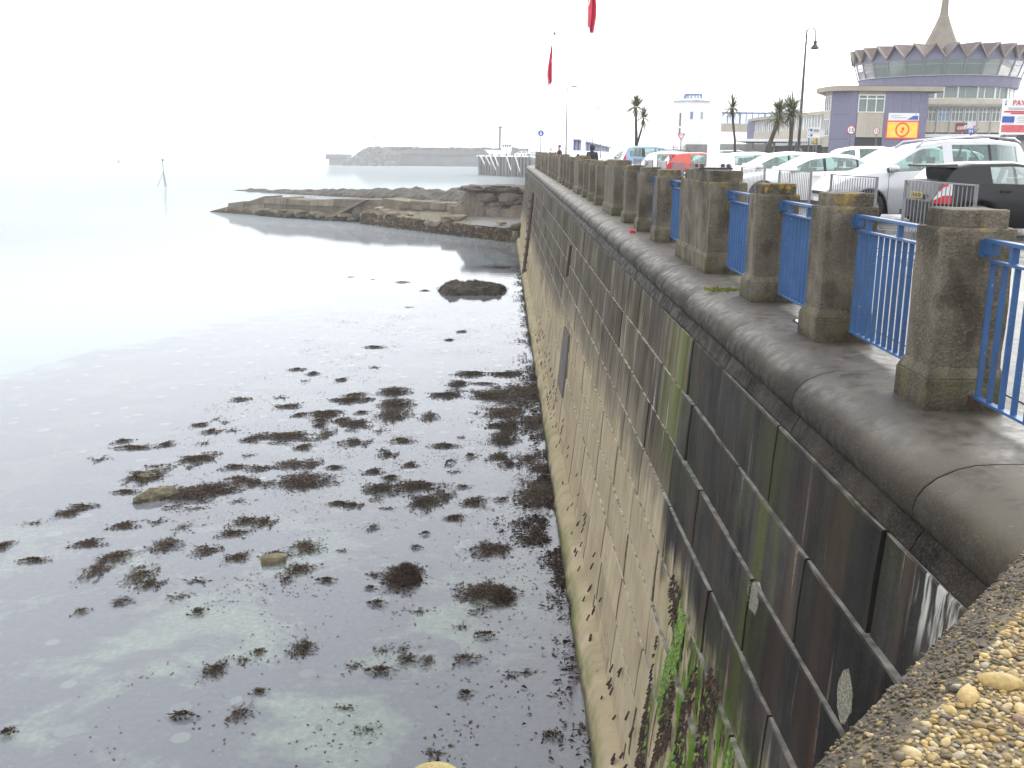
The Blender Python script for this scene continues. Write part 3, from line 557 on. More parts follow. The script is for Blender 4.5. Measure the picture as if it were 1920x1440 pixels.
# ------------------------------------------------------------------ seaweed
def leaves(b, n, rx, ry, mound, ln=(.05, .12), wd=.011, lift=.5, shape=None, prob=None):
    sd = random.random()*90
    for k in range(n):
        for _ in range(12):
            r = min(1.3, abs(random.gauss(0, .52))) if random.random() < .8 else math.sqrt(random.random())*1.2; a = random.random()*2*PI
            lim = .8+.7*noise.noise(Vector((math.cos(a)*1.7, math.sin(a)*1.7, sd)))
            x, y = r*math.cos(a), r*math.sin(a)
            hole = noise.noise(Vector((x*(1.2+2.2*rx), y*(1.2+2.2*ry), sd+7)))
            if r < lim+random.gauss(0, .16) and hole > -.26+random.gauss(0, .15): break
        else: continue
        u = max(0, 1-(r/max(lim, .2))**2); px, py = x*rx, y*ry; pz = .004+mound*u*random.uniform(.75, 1.1)
        t = a+random.gauss(0, .9) if random.random() < .6 else random.random()*2*PI; L = random.uniform(*ln); w_ = wd*random.uniform(.6, 1.3)
        dx, dy = math.cos(t), math.sin(t); nx, ny = -dy*w_/2, dx*w_/2; e = random.gauss(.12, .3)*L*lift; tw = random.gauss(0, .6)*w_
        m = (px+dx*L*.5, py+dy*L*.5, pz+abs(e)*.7+.004)
        q = (px+dx*L+random.gauss(0, .1)*L, py+dy*L+random.gauss(0, .1)*L, max(.003, pz+e))
        tone = min(1, max(0, random.gauss(.42, .25)))
        b.add([(px-nx*.5, py-ny*.5, pz), (px+nx*.5, py+ny*.5, pz), (m[0]+nx, m[1]+ny, m[2]+tw), (m[0]-nx, m[1]-ny, m[2]-tw)], [(0, 1, 2, 3)], tone)
        f1 = random.uniform(.25, .6); 
        for s in (-1, 1):
            b.add([(m[0]+nx*s, m[1]+ny*s, m[2]+tw*s), m, (q[0]+nx*s*(1+3*f1), q[1]+ny*s*(1+3*f1), q[2]), (q[0]+nx*s*2.4*(1+f1), q[1]+ny*s*2.4*(1+f1), q[2])], [(0, 1, 2, 3)], tone)
PROT = {}
for cls, (s, n, md, cnt) in dict(wisp=(.5, 48, .01, 8), tuft=(.46, 130, .035, 8), mat=(.9, 560, .035, 8), bed=(1.6, 2100, .05, 5)).items():
    PROT[cls] = []
    for k in range(cnt):
        b = MB(); leaves(b, n, s/2, s/2, md, (.04, .09) if cls != 'bed' else (.05, .11), .0115, .35)
        PROT[cls].append((b, s))
MESH = {}
WEEDS = [(-0.86,11.52,0.37,0.32),(0.7,11.93,0.1,0.08),(-6.63,11.95,0.19,0.23),(-1.81,12.05,0.34,0.34),(-4.41,12.35,0.27,0.19),(-3.63,12.48,0.27,0.35),(-2.22,12.58,0.28,0.19),(-0.5,12.96,0.16,0.19),(-3.52,13.02,0.21,0.15),(0.15,13.46,0.21,0.13),(0.37,13.6,0.35,0.21),(-1.8,13.61,0.32,0.27),(-4.33,13.65,0.32,0.47),(-2.23,13.77,0.2,0.41),(-1.11,13.91,0.19,0.33),(-1.44,13.94,0.25,0.33),(-3.99,13.95,0.33,0.34),(-0.51,14,0.28,0.3),(-3.78,14.18,0.19,0.23),(-1.86,14.24,0.31,0.4),(-1.53,14.27,0.34,0.35),(-3.13,14.27,0.28,0.5),(-0.23,14.75,0.26,0.18),(-0.63,15.06,0.3,0.32),(-5.17,15.55,0.24,0.28),(-7.14,15.6,0.18,0.29),(-1.42,15.64,0.34,0.27),(-2.14,15.91,0.23,0.25),(-6.59,15.95,0.25,0.37),(-5.67,16.17,0.34,0.45),(-0.32,16.28,0.67,1.09),(-2.35,16.55,0.16,0.19),(-6.32,16.68,0.39,0.48),(-5.58,16.8,0.45,0.32),(1.13,16.82,0.39,0.39),(-3.19,16.86,0.25,0.19),(-3.19,16.87,0.23,0.2),(-3.92,16.87,0.16,0.2),(-1.83,17.01,0.74,0.91),(-6.67,17.14,0.43,0.76),(-7.53,17.3,0.36,0.95),(-3.82,17.33,0.5,0.58),(-8.99,17.74,0.44,0.37),(-7.42,17.9,0.55,0.6),(-5.11,17.9,0.41,0.44),(-4.39,17.99,0.41,0.31),(-3.16,18.24,0.2,0.26),(-5.78,18.26,0.45,0.51),(-0.16,18.34,0.58,0.68),(-0.15,18.35,0.58,0.69),(-3.91,18.4,0.53,0.92),(-9.88,18.4,0.24,0.5),(-1.68,18.42,0.14,0.17),(-6.68,18.46,0.49,0.67),(-8.25,18.58,0.53,0.5),(0.59,18.86,0.47,0.47),(0.54,18.89,0.42,0.5),(-5.55,19.13,0.44,0.4),(-1.55,19.15,0.12,0.17),(-5.29,19.23,0.29,0.4),(-6.64,19.45,0.52,0.52),(-2.67,19.53,0.2,0.34),(-7.9,19.55,0.48,0.48),(-9.82,19.69,0.45,0.34),(-4.97,19.74,0.38,0.58),(-5.43,19.81,0.53,0.59),(-7.32,19.82,0.41,0.49),(-0.98,20.06,0.37,0.39),(-9.39,20.27,0.46,0.47),(-6.73,20.6,0.35,0.35),(-2.55,20.63,0.3,0.22),(-9.21,20.66,0.51,0.42),(-3.25,20.81,0.34,0.33),(-3.67,20.92,0.36,0.29),(-3.64,20.95,0.38,0.39),(-0.58,21.04,0.54,0.72),(-5.91,21.06,0.52,0.3),(-1.72,21.08,0.58,1.12),(0.03,21.21,0.27,0.36),(-1.28,21.48,0.39,0.92),(-7.16,21.49,0.89,1.38),(0.96,21.63,0.99,1.99),(-8.68,21.66,0.45,0.39),(-6.28,21.69,0.24,0.44),(-6.62,21.81,0.7,0.77),(-2.79,21.87,0.59,1.08),(-1.96,22.07,0.96,0.79),(-0.89,22.1,0.28,0.3),(-5.77,22.29,0.63,0.59),(-4.7,22.4,0.97,1.06),(-6.31,22.58,0.59,0.68),(-2.67,22.74,0.33,0.39),(-8.6,22.81,0.72,1.14),(-1.15,23.22,0.27,0.4),(-3.14,23.22,0.4,0.51),(-5.96,23.43,0.53,0.43),(-7.76,23.52,0.31,0.37),(-6.64,23.53,0.53,0.44),(-4.17,23.54,0.35,0.43),(-8.69,23.57,0.44,0.3),(0.99,23.66,0.6,0.83),(-5.26,23.7,0.75,0.66),(-2.29,23.77,0.28,0.49),(-4.76,23.85,0.4,0.82),(0.27,23.86,0.47,0.63),(-1.29,23.97,0.16,0.35),(-10.24,24.14,0.4,0.64),(-7.76,24.17,0.72,0.78),(0.71,24.36,0.53,0.87),(-6.53,24.5,0.27,0.47),(-0.04,24.5,0.57,0.74),(-0.79,24.51,0.22,0.44),(-2.9,24.6,0.4,0.52),(-3.15,25,0.31,0.46),(-9.79,25.15,0.79,0.51),(-5.25,25.23,0.42,0.63),(-9.5,25.24,0.28,0.51),(-1.53,25.42,0.59,0.44),(-8.98,25.46,0.35,0.61),(-7.98,25.59,0.38,0.52),(-3.9,25.71,0.69,0.73),(-10.24,25.72,0.38,0.45),(-2.74,25.92,0.51,0.74),(-6.8,25.95,0.48,0.7),(0.07,26.06,0.56,1.24),(-5.89,26.23,1.22,0.98),(-1.13,26.23,0.21,0.37),(-4.87,26.6,0.4,1.09),(-8.08,26.72,0.4,0.47),(-7.61,26.82,0.4,0.47),(-3.47,26.93,0.36,0.71),(-5.21,27.38,0.31,0.42),(-8.66,27.41,0.41,0.39),(0.2,27.44,0.69,1.09),(-0.15,27.44,0.49,0.55),(-4.19,27.54,0.69,1.02),(-8.03,27.71,0.36,0.44),(1,27.83,0.75,2.06),(-5.31,27.9,0.41,0.5),(-4.64,27.94,0.5,0.67),(-8.38,28.04,0.31,0.41),(-2.15,28.37,0.43,0.97),(-6.06,28.53,0.32,0.46),(-5.28,28.67,0.9,0.73),(-3.23,28.71,0.72,1.79),(-4.23,28.88,0.31,0.4),(-0.78,28.91,0.26,0.44),(0.1,28.97,1.04,1.81),(-6.59,29.58,0.71,0.56),(-3.31,29.94,0.74,1.08),(-4.81,30.34,0.81,0.67),(-8.24,30.44,0.5,0.52),(-4.21,30.51,0.32,0.34),(-7.08,30.65,0.45,0.6),(-0.33,31,0.88,1.03),(-4.69,31.02,0.66,0.69),(-1.41,31.05,0.25,0.69),(-1.83,31.13,0.83,0.92),(0.33,31.37,1.67,2.58),(-3.53,31.51,0.72,1.07),(0.89,31.61,0.84,1.9),(-1.42,32.66,0.52,1.01),(-0.65,32.81,0.58,0.38),(-6.75,33.05,0.3,0.49),(-5.54,33.25,0.35,0.53),(-6.69,34.17,0.31,0.58),(-0.98,34.26,0.97,0.77),(0.17,34.29,0.91,0.83),(-7.33,34.88,0.45,0.46),(-4.68,35.3,0.37,0.44),(-5.18,39.17,0.62,0.72),(-2.2,40.81,0.29,0.4),(-1.77,42.81,0.38,0.43),(-4.72,49.75,0.35,0.47),(-4.4,55.95,0.4,0.73),(-6,59.6,0.63,0.99),(-8.01,60.85,0.38,0.52),(-9.46,61.91,0.27,0.45),(-0.03,67.89,1.45,1.06)]
GRP = 'seaweed clumps in the shallow water'
WL = {'wisp': 'thin scatter of dark seaweed sprigs floating flat on the clear water', 'tuft': 'small rounded tuft of brown seaweed lying on the clear water', 'mat': 'middling patch of brown forked seaweed on the clear water', 'bed': 'broad bed of dark brown seaweed spread over the water beside the wall'}
for i, (x, y, wx, wy) in enumerate(WEEDS):
    wx, wy = wx*1.68, wy*1.5
    if y > 48: wy = min(wy, wx*.9)
    sz = math.sqrt(wx*wy); cls = 'wisp' if (sz < .85 and (i*37 % 10) < 4) else 'tuft' if sz < .52 else 'mat' if sz < 1.15 else 'bed'
    k = i % len(PROT[cls]); key = (cls, k)
    if x > 1.42-.3: x = 1.12
    if key not in MESH:
        o = PROT[cls][k][0].build('seaweed_clump', MWEED); MESH[key] = o
    else: o = MESH[key].copy(); COL.objects.link(o)
    s = PROT[cls][k][1]; o.location = (x, y, .0); o.scale = (min(1.9, max(.6, wx/s)), min(2.1, max(.6, wy/s)), 1.0 if cls != 'tuft' else random.uniform(.8, 1.8)); tag(o, WL[cls], 'seaweed', GRP)
# the two tall mounds nearer the corner
for x, y, rx, ry, h, lab in ((-1.75, 16.95, .40, .36, .26, 'large rounded mound of brown seaweed standing clear of the water, broader of the two'), (.02, 16.25, .33, .5, .12, 'fan shaped mound of reddish brown seaweed fronds, nearer the wall')):
    b = MB(); leaves(b, 900, rx, ry, h, (.05, .12), .012, .7); b.lathe([(rx*.8, -.02), (rx*.62, h*.55), (rx*.3, h*.85), (0, h*.92)], 14, (0, 0, -.01), tone=.1)
    t = b.build('seaweed_mound', MWEED, None, (x, y, 0)); tag(t, lab, 'seaweed')
# loose sprigs everywhere, and the fringe along the foot of the wall
b = MB()
for k in range(270):
    cx, cyy = random.uniform(-9, 1), random.uniform(11.5, 48); n = random.randint(2, 26)
    if cx < -1.5-.33*cyy: continue
    for _ in range(n):
        x, y = cx+random.gauss(0, .32), cyy+random.gauss(0, .3); a = random.random()*2*PI; L = random.uniform(.03, .08); w_ = .012
        dx, dy = math.cos(a)*L, math.sin(a)*L; b.add([(x, y, .004), (x+dx*.5-dy*.2, y+dy*.5+dx*.2, .012), (x+dx, y+dy, .006), (x+dx*.5+dy*.2, y+dy*.5-dx*.2, .01)], [(0, 1, 2, 3)], random.random()*.8)
tag(b.build('seaweed_sprigs', MWEED), 'loose dark seaweed sprigs scattered over the shallow water', 'seaweed', None, 'stuff')
b = MB()
for k in range(13000):
    y = random.uniform(7, 70) if random.random() < .5 else random.gauss(29, 5) if random.random() < .5 else random.gauss(20, 1.6); n = noise.noise(Vector((y*.45, 0, 3)))+.5*noise.noise(Vector((y*1.3, 0, 8)))
    wd = max(.12, .42+.5*n)+.75*math.exp(-((y-29.5)/3.6)**2)+.55*math.exp(-((y-20)/1.2)**2); x = 1.33-abs(random.gauss(0, 1))*wd*.62
    if noise.noise(Vector((x*2.2, y*1.1, 1))) < -.12: continue
    L = random.uniform(.05, .14); a = random.random()*2*PI; z = random.uniform(.002, .04); dx, dy = math.cos(a)*L, math.sin(a)*L; q = random.uniform(.1, .24)
    b.add([(x, y, z), (x+dx*.6-dy*q, y+dy*.6+dx*q, z+random.uniform(0, .04)), (x+dx, y+dy, z), (x+dx*.6+dy*q, y+dy*.6-dx*q, z+random.uniform(0, .03))], [(0, 1, 2, 3)], random.random()*.6)
tag(b.build('seaweed_fringe', MWEED), 'thick fringe of dark seaweed along the foot of the sea wall', 'seaweed', None, 'stuff')
# green weed and brown fronds hanging on the near face
b = MB()
for k in range(11000):
    y = random.uniform(5.6, 9.8); z = random.uniform(1.0, 3.35)-.3*abs(random.gauss(0, .4)); 
    if noise.noise(Vector((y*1.7, z*.8, 4))) < .08: continue
    x = WALLX(z)-.012; L = random.uniform(.02, .055); g = random.gauss(0, .012)
    b.add([(x, y-.008, z), (x-.01, y+.009, z), (x-.02, y+g+.01, z-L), (x-.012, y+g-.008, z-L*.9)], [(0, 1, 2, 3)], random.random())
MGREEN = m_leaf('bright green weed', (.03, .06, .008), (.12, .2, .02))
tag(b.build('green_weed', MGREEN), 'bright green weed hanging on the lower wall near the parapet', 'green weed', None, 'stuff')
b = MB()
for k in range(5200):
    y = random.uniform(5.6, 9.9); z = random.uniform(1.0, 3.4)
    if noise.noise(Vector((y*1.9, z*.7, 21))) < .16: continue
    x = WALLX(z)-.015; L = random.uniform(.025, .07); g = random.gauss(0, .02)
    b.add([(x, y-.01, z), (x-.012, y+.012, z), (x-.035, y+g+.012, z-L), (x-.02, y+g-.01, z-L*.9)], [(0, 1, 2, 3)], random.random()*.6)
for k in range(700):
    y = random.uniform(7, 40); z = random.choice((.45, .5, .55, 1.1))+random.gauss(0, .12); x = WALLX(z)-(.02 if z > .6 else .1)
    if noise.noise(Vector((y*2.2, 3, 2))) < .1: continue
    L = random.uniform(.05, .14); b.add([(x, y-.015, z), (x-.015, y+.015, z), (x-.06, y+.02, z-L), (x-.04, y-.02, z-L)], [(0, 1, 2, 3)], random.random()*.5)
tag(b.build('brown_weed', MWEED), 'dark brown weed hanging on the lower wall and its footing', 'seaweed', None, 'stuff')
# ------------------------------------------------------------------ stones and rocks
def boulder(name, c, d, m, rz=0, n=3, rough=.22, seed=1, lab=None, cat='rock', flat=0):
    bm = bmesh.new(); bmesh.ops.create_icosphere(bm, subdivisions=n, radius=1)
    for v in bm.verts:
        p = v.co.normalized(); q = p*(1+rough*noise.fractal(p*1.7+Vector((seed, seed*2, 0)), 1, 2, 4))
        if flat: q.x = max(-.72, min(.72, q.x))*1.2; q.z = max(-.6, min(.6, q.z))*1.3
        v.co = Vector((q.x*d[0], q.y*d[1], q.z*d[2]))
    me = bpy.data.meshes.new(name); bm.to_mesh(me); bm.free()
    o = link(name, me, m, None, c, rz)
    if lab: tag(o, lab, cat)
    return o
MSTONE = m_rock('barnacled pale stone', (.035, .03, .02), (.13, .115, .075), (.32, .29, .21), 3)
boulder('stone', (-7.85, 21.3, .02), (.52, .22, .2), MSTONE, .75, 4, .25, 3, 'long pale barnacled stone against a broad seaweed patch')
boulder('stone', (-8.55, 22.75, .0), (.26, .2, .12), MSTONE, .2, 3, .3, 9, 'small pale stone ringed with dark seaweed')
boulder('stone', (-4.37, 17.75, .03), (.27, .17, .12), m_rock('yellow stone', (.07, .06, .035), (.17, .145, .09), (.33, .3, .21), 3), .35, 3, .12, 5, 'flat sided yellowish stone sticking out of the water', 'rock', 1)
b = MB()
for x, y, r in ((-8.55, 22.75, .5), (-7.0, 21.3, .55)): 
    q = MB(); leaves(q, 260, r, r*.6, .06, (.05, .11), .012); b.add([(p[0]+x, p[1]+y, p[2]+.02) for p in q.v], q.f, .4)
tag(b.build('stone_weed', MWEED), 'brown seaweed draped round the two pale stones', 'seaweed')
for k in range(46):   # pale stones under the surface
    x = random.uniform(-6.5, 1.0); y = random.uniform(10.5, 24); 
    if x < -.8-.3*y: continue
    s = random.uniform(.08, .24); o = boulder('stone', (x, y, bedz(x, y)+.01), (s, s*random.uniform(.5, .9), s*.4), MSTONE if k % 3 else GREYC, random.random()*3, 2, .3, k, 'pale stone lying on the seabed under the clear water'); o['group'] = 'stones on the seabed'
def terrain(b, xs, ys, zf, tone=None):
    V, Fs = grid_mesh(xs, ys, zf); b.add(V, Fs, tone, False)
def fr(x, y, s, o=0): return noise.fractal(Vector((x*s, y*s, o)), 1, 2, 5)
MWROCK = m_rock('weed covered rock', (.014, .011, .009), (.035, .028, .02), (.075, .06, .04), 2.2)
def isl(x, y):
    u = ((x+1.75)/2.15); v = (y-56.2)/2.4
    e = 1-abs(u+.12*fr(x, y, .9))**4-abs(v+.15*fr(y, x, .9))**4
    return -.5+min(.98, max(0, e*1.5))*.78+.2*fr(x, y, 1.6, 3)*min(1, max(0, e*2))
isd = thing('rock_islet', 'flat dark rock covered with seaweed alone in the water', 'rock', (0, 0, 0))
b = MB(); terrain(b, np.linspace(-4.9, .8, 60), np.linspace(53, 60, 60), isl); b.build('rock', MWROCK, isd)
b = MB()
for k in range(2600):
    x, y = random.uniform(-4.6, .5), random.uniform(53.3, 59.5); z = isl(x, y)
    if z < .0 and (z < -.3 or random.random() < .7): continue
    z = max(z, .01); L = random.uniform(.08, .2); a = random.random()*2*PI; b.add([(x, y, z), (x+.04, y+.03, z+.05), (x+L*math.cos(a), y+L*math.sin(a), z+random.uniform(-.05, .1)), (x+.02, y-.04, z+.03)], [(0, 1, 2, 3)], random.random())
o = b.build('weed', MWEED, isd); o['kind'] = 'stuff'
# ------------------------------------------------------------------ ruined jetty
MJET = m_rock('old jetty concrete', (.055, .043, .031), (.13, .107, .077), (.215, .182, .132), .55, .55)
MJETW = m_rock('weedy jetty concrete', (.07, .057, .038), (.15, .125, .086), (.23, .2, .142), .7, .85)
jet = thing('ruined_jetty', 'ruined stone jetty of tilted broken blocks reaching out from the wall', 'jetty', (0, 0, 0))
LINE = [(-37.6, 128.4, .1), (-34.2, 125.7, 1.35), (-33.2, 124.9, 1.5), (-29.5, 122, 1.6), (-29.4, 121.9, 2.25), (-19.6, 114.4, 2.2), (-19.4, 114.3, 2.35), (-14, 111.3, 2.55), (-8, 108.4, 2.45), (-4.4, 106.6, 2.4), (3.2, 102.6, 2.5)]
def jz(x): return float(np.interp(x, [p[0] for p in LINE], [p[2] for p in LINE]))
def jy(x): return float(np.interp(x, [p[0] for p in LINE], [p[1] for p in LINE]))
b = MB(); x = -37.6
while x < 2.5:
    L = random.uniform(1.6, 3.6); x1 = x+L
    for (z0, f0, f1) in ((-.8, 0, .0), (None, .62, 0)):
        zt0, zt1 = jz(x), jz(x1)
        if z0 is not None: za0, za1, zb0, zb1 = z0, z0, zt0*.66, zt1*.66; inset = 0
        else: za0, za1 = zt0*.66+.03, zt1*.66+.03; zb0 = zt0+random.uniform(-.16, .1); zb1 = zt1+random.uniform(-.16, .1); inset = random.uniform(-.12, .18)
        if zb0-za0 < .05: continue
        y0, y1 = jy(x), jy(x1); W = 3.4; nx, ny = .5, .86
        P = [(x+.03, y0+inset, za0), (x1-.03, y1+inset, za1), (x1-.03+W*nx, y1+W*ny, za1), (x+.03+W*nx, y0+W*ny, za0)]
        T = [(x+.03+.12*nx, y0+inset+.14, zb0), (x1-.03+.12*nx, y1+inset+.14, zb1), (x1-.03+W*nx, y1+W*ny, zb1), (x+.03+W*nx, y0+W*ny, zb0)]
        b.hexa(P+T, random.random())
    x = x1
b.build('upper_wall', MJET, jet)
# slanting slab and tilted chunks near the middle
b = MB()
b.hexa([(-20.6, 113.9, .1), (-19.9, 113.5, .1), (-19.6, 114.3, .1), (-20.3, 114.7, .1), (-15.6, 111.2, 2.5), (-15.0, 110.9, 2.5), (-14.7, 111.7, 2.5), (-15.3, 112.0, 2.5)], .8)
for k in range(16):
    x = random.uniform(-18, -4); z = random.uniform(.4, 1.7); yy = jy(x)-.25; r = random.uniform(.6, 1.6)
    b.hexa([(x, yy-.2, z), (x+r*1.6, yy-.9*r*.5-.2, z-.1), (x+r*1.7, yy+.5-.5*r, z-.1), (x, yy+.5, z), (x+.1, yy-.05, z+r*.5), (x+r*1.5, yy-.5*r*.8-.1, z+r*.4), (x+r*1.6, yy+.5-.5*r, z+r*.4), (x, yy+.5, z+r*.5)], random.random())
b.build('tilted_slabs', MJET, jet)
# the high broken root by the sea wall
b = MB(); bm = bmesh.new()
def root(x, y):
    t = min(1, max(0, (x+5.0)/1.5)); return (2.2+2.1*t*(1+.1*fr(x, y, .7)))
terrain(b, np.linspace(-5.2, 4.5, 44), np.linspace(100.6, 108, 34), lambda x, y: root(x, y)*min(1, max(0, (y-100.9+.5*fr(x, y*2, .8)+.06*x)*.75))**.55-.2+.35*fr(x, y, .9, 4))
def chunk(b, c, d, rz, seed, tone, n=3, ro=.22):
    bm = bmesh.new(); bmesh.ops.create_icosphere(bm, subdivisions=n, radius=1); R = Matrix.Rotation(rz, 3, 'Z'); V = []
    for v in bm.verts:
        p = v.co.normalized(); q = Vector([math.copysign(abs(t)**.72, t) for t in p])*(1+1.5*ro*noise.fractal(p*1.9+Vector((seed, seed, 0)), 1, 2, 4)); V.append(Vector(c)+R @ Vector((q.x*d[0], q.y*d[1], q.z*d[2])))
    b.add(V, [tuple(v.index for v in f.verts) for f in bm.faces], tone); bm.free()
for k, (x, y, z, dx, dy, dz, rz, tn) in enumerate(((-2.6, 102.6, 4.15, 1.6, 1.4, .34, -.3, .15), (.4, 101.6, 4.2, 1.9, 1.5, .36, -.35, .2), (3.0, 100.6, 4.15, 1.5, 1.5, .4, -.3, .1), (-1.6, 101.9, 3.3, 1.0, .7, .45, -.5, .8), (.9, 100.8, 3.2, 1.4, .8, .6, -.3, .35), (3.2, 99.8, 3.0, 1.3, .8, .8, -.3, .3), (-3.4, 102.9, 2.7, 1.0, .9, .6, .3, .6), (-.8, 101.6, 2.3, 1.3, .6, .4, -.4, .7), (2.0, 100.0, 1.9, 1.5, .5, .7, -.35, .5), (-4.3, 103.5, 1.9, 1.1, .8, .5, .1, .7), (-2.4, 102.2, 1.6, 1.4, .6, .6, -.5, .55))):
    chunk(b, (x, y, z), (dx, dy, dz), rz, k*3.1, tn)
b.hexa([(-5.4, 103.6, 1.7), (-1.8, 101.2, 2.5), (-1.4, 102.3, 2.5), (-5.0, 104.7, 1.7), (-5.3, 103.7, 2.1), (-1.9, 101.3, 2.85), (-1.5, 102.4, 2.85), (-4.9, 104.7, 2.1)], .8)
b.hexa([(-4.4, 102.2, -.3), (4.0, 97.6, -.3), (4.4, 100.5, -.3), (-4.0, 104.8, -.3), (-4.3, 102.8, 2.0), (4.0, 98.3, 2.3), (4.3, 100.4, 2.3), (-3.9, 104.7, 2.0)], .6)
rb = MB()
for k in range(46):
    x = random.uniform(-30, 2); r = random.uniform(.35, 1.0); up_ = random.random() < .5
    yy = jy(x)-random.uniform(-.1, .5) if x < -15 or up_ else float(np.interp(x, [-15.6, -12, -8, -4, 3.2], [109.2, 104.6, 99.2, 93.9, 84.9]))+random.uniform(.3, 3)
    chunk(rb, (x, yy, (random.uniform(.0, .7) if x < -15 else random.uniform(.9, 1.6))), (r*1.5, r*.8, r*.42), random.random()*3, k*1.7, random.random()*.8, 2, .3)
orb = rb.build('rubble', MJETW, jet); orb['kind'] = 'stuff'
b.build('broken_root', m_rock('dark broken masonry', (.045, .036, .03), (.115, .094, .072), (.22, .185, .135), .9), jet)
# lower apron
AP = [(-15.6, 109.2, 1.15), (-14.6, 108.4, 1.2), (-12, 104.6, 1.15), (-8, 99.2, 1.1), (-4, 93.9, 1.02), (0, 88.8, .98), (3.2, 84.9, .98)]
b = MB(); P0 = []
xs = np.linspace(-15.6, 3.2, 70)
for x in xs:
    y = float(np.interp(x, [p[0] for p in AP], [p[1] for p in AP])); z = float(np.interp(x, [p[0] for p in AP], [p[2] for p in AP])); j = .14*fr(x, 0, 1.4)
    P0.append([(x, y-.28+j*.5, -.8), (x, y-.25+j*.4, .42+.06*fr(x, 2, 1.5)), (x+.02, y-.02+j*.4, .46), (x, y+.02+j, z-.12+j*.3), (x, y+.18+j, z+j*.3), (x+.3, y+.9, z-.05+j*.4)])
V = [p for r in P0 for p in r]; b.add(V, [(i*6+k, i*6+k+1, (i+1)*6+k+1, (i+1)*6+k) for i in range(len(xs)-1) for k in range(5)], .5)
b.build('lower_wall', MJETW, jet)
b = MB()
V = []; NX, NY = 70, 16
for j in range(NY):
    for x in xs:
        y0 = float(np.interp(x, [p[0] for p in AP], [p[1] for p in AP]))+.6; y1 = jy(x)+.2; t = j/(NY-1)
        V.append((x+.2*(1-t), y0+(y1-y0)*t, 1.0+.1*(1-t)+.45*t+.12*fr(x, y0+(y1-y0)*t, 1.2, 5)*(1 if x < -3 else .4)))
b.add(V, [(j*NX+i, j*NX+i+1, (j+1)*NX+i+1, (j+1)*NX+i) for j in range(NY-1) for i in range(NX-1)], .6)
q = NT('grey sand and weed'); p = q.pos(); f = q.noise(p, 2.4, 6, .7); sx = q.step(q.math('ADD', q.sep(p)[0], q.math('MULTIPLY', f, 5)), -1.5, .5)
b.build('beach', q.fin(q.mix(sx, q.ramp(f, [(.35, (.03, .027, .014)), (.5, (.08, .073, .035)), (.65, (.15, .13, .08))]), q.ramp(q.noise(p, 5, 4), [(.3, (.1, .096, .09)), (.7, (.155, .15, .14))])), .9), jet)
b = MB()
for k in range(1500):
    x = random.uniform(-15.3, 3); y = float(np.interp(x, [p[0] for p in AP], [p[1] for p in AP])); z = float(np.interp(x, [p[0] for p in AP], [p[2] for p in AP]))+random.uniform(-.35, .08)
    if noise.noise(Vector((x*1.4, 0, 6))) < -.25: continue
    if random.random() < .3: z = random.uniform(.05, .6); y -= .28
    L = random.uniform(.12, .35); g = random.gauss(0, .1); yy = y-.05; b.add([(x-.06, yy, z), (x+.06, yy, z+.03), (x+.1+g, yy-.1, z-L), (x-.08+g, yy-.08, z-L*.8)], [(0, 1, 2, 3)], random.random())
o = b.build('weed', MWEED, jet); o['kind'] = 'stuff'
def reef(x, y):
    t = min(1, max(0, (x+60)/34)); lx = -58+(x+58)
    yc = 205-(x+60)*.75 if x < -27 else 181-(x+27)*1.0
    a = (1.0*t**2+.2) if x < -27 else 1.2+.8*min(1, (x+27)/22)
    e = 1-((y-yc)/(3+5*t))**2-max(0, -48-x)*.16
    return -3.4+(3.32 if e > 0 else max(0, 3.32+e*26))+max(0, e)**.5*(a*.85)*(1+.7*fr(x, y, .22))+.5*fr(x, y, .6, 2)*max(0, e)
b = MB(); terrain(b, np.linspace(-62, 6, 130), np.linspace(140, 222, 90), lambda x, y: max(-3.6, reef(x, y)))
tag(b.build('rocky_reef', m_rock('dark reef rock', (.02, .018, .015), (.05, .043, .034), (.12, .1, .075), .8)), 'low dark rocky reef beyond the ruined jetty', 'rocks')
# ------------------------------------------------------------------ far breakwater, quay, beacon, boat
MFAR = m_rock('far concrete', (.05, .05, .052), (.09, .09, .092), (.15, .15, .15), .12)
bw = thing('breakwater', 'long harbour breakwater with a rubble mound, faint in the mist', 'breakwater', (0, 0, 0))
b = MB(); b.hexa([(-98, 570, -1), (-87.5, 566, -1), (-86, 576, -1), (-97, 580, -1), (-97.5, 570, 5), (-87.5, 566, 5), (-86, 576, 5), (-97, 580, 5)]); b.build('roundhead', m_rock('far pale concrete', (.16, .15, .13), (.2, .19, .165), (.26, .245, .21), .12), bw)
b = MB(); b.hexa([(-99.5, 569.4, 3.3), (-87.5, 565.2, 3.3), (-86, 577, 3.3), (-97.5, 581, 3.3), (-99.5, 569.4, 6.0), (-87.5, 565.2, 6.0), (-86, 577, 6.0), (-97.5, 581, 6.0)]); b.build('roundhead_cap', plain('far dark fender', (.13, .13, .145), .9), bw)
b = MB()
for k in range(900):
    t = random.random(); x = -87+t*30; y = 558+random.uniform(0, 9); hmax = min(9.2, .5+(x+87)*.75 if x < -75 else 9.2-(max(0, x+66)*.45))
    z = random.random()*max(.5, hmax)
    yy = 556+z*1.1+random.uniform(-.5, .5); s = random.uniform(.6, 1.3); a = random.random()*PI
    c = Vector((x, yy, z)); R = Matrix.Rotation(a, 3, Vector((random.random()-.5, random.random()-.5, random.random()-.5)).normalized())
    P = [c+R @ Vector((i*s, j*s*.9, kk*s*.9)) for kk in (-1, 1) for i, j in ((-1, -1), (1, -1), (1, 1), (-1, 1))]; b.hexa(P, random.random())
o = b.build('rubble_mound', m_rock('far rubble', (.06, .06, .06), (.12, .12, .12), (.21, .21, .21), .3), bw); o['kind'] = 'stuff'
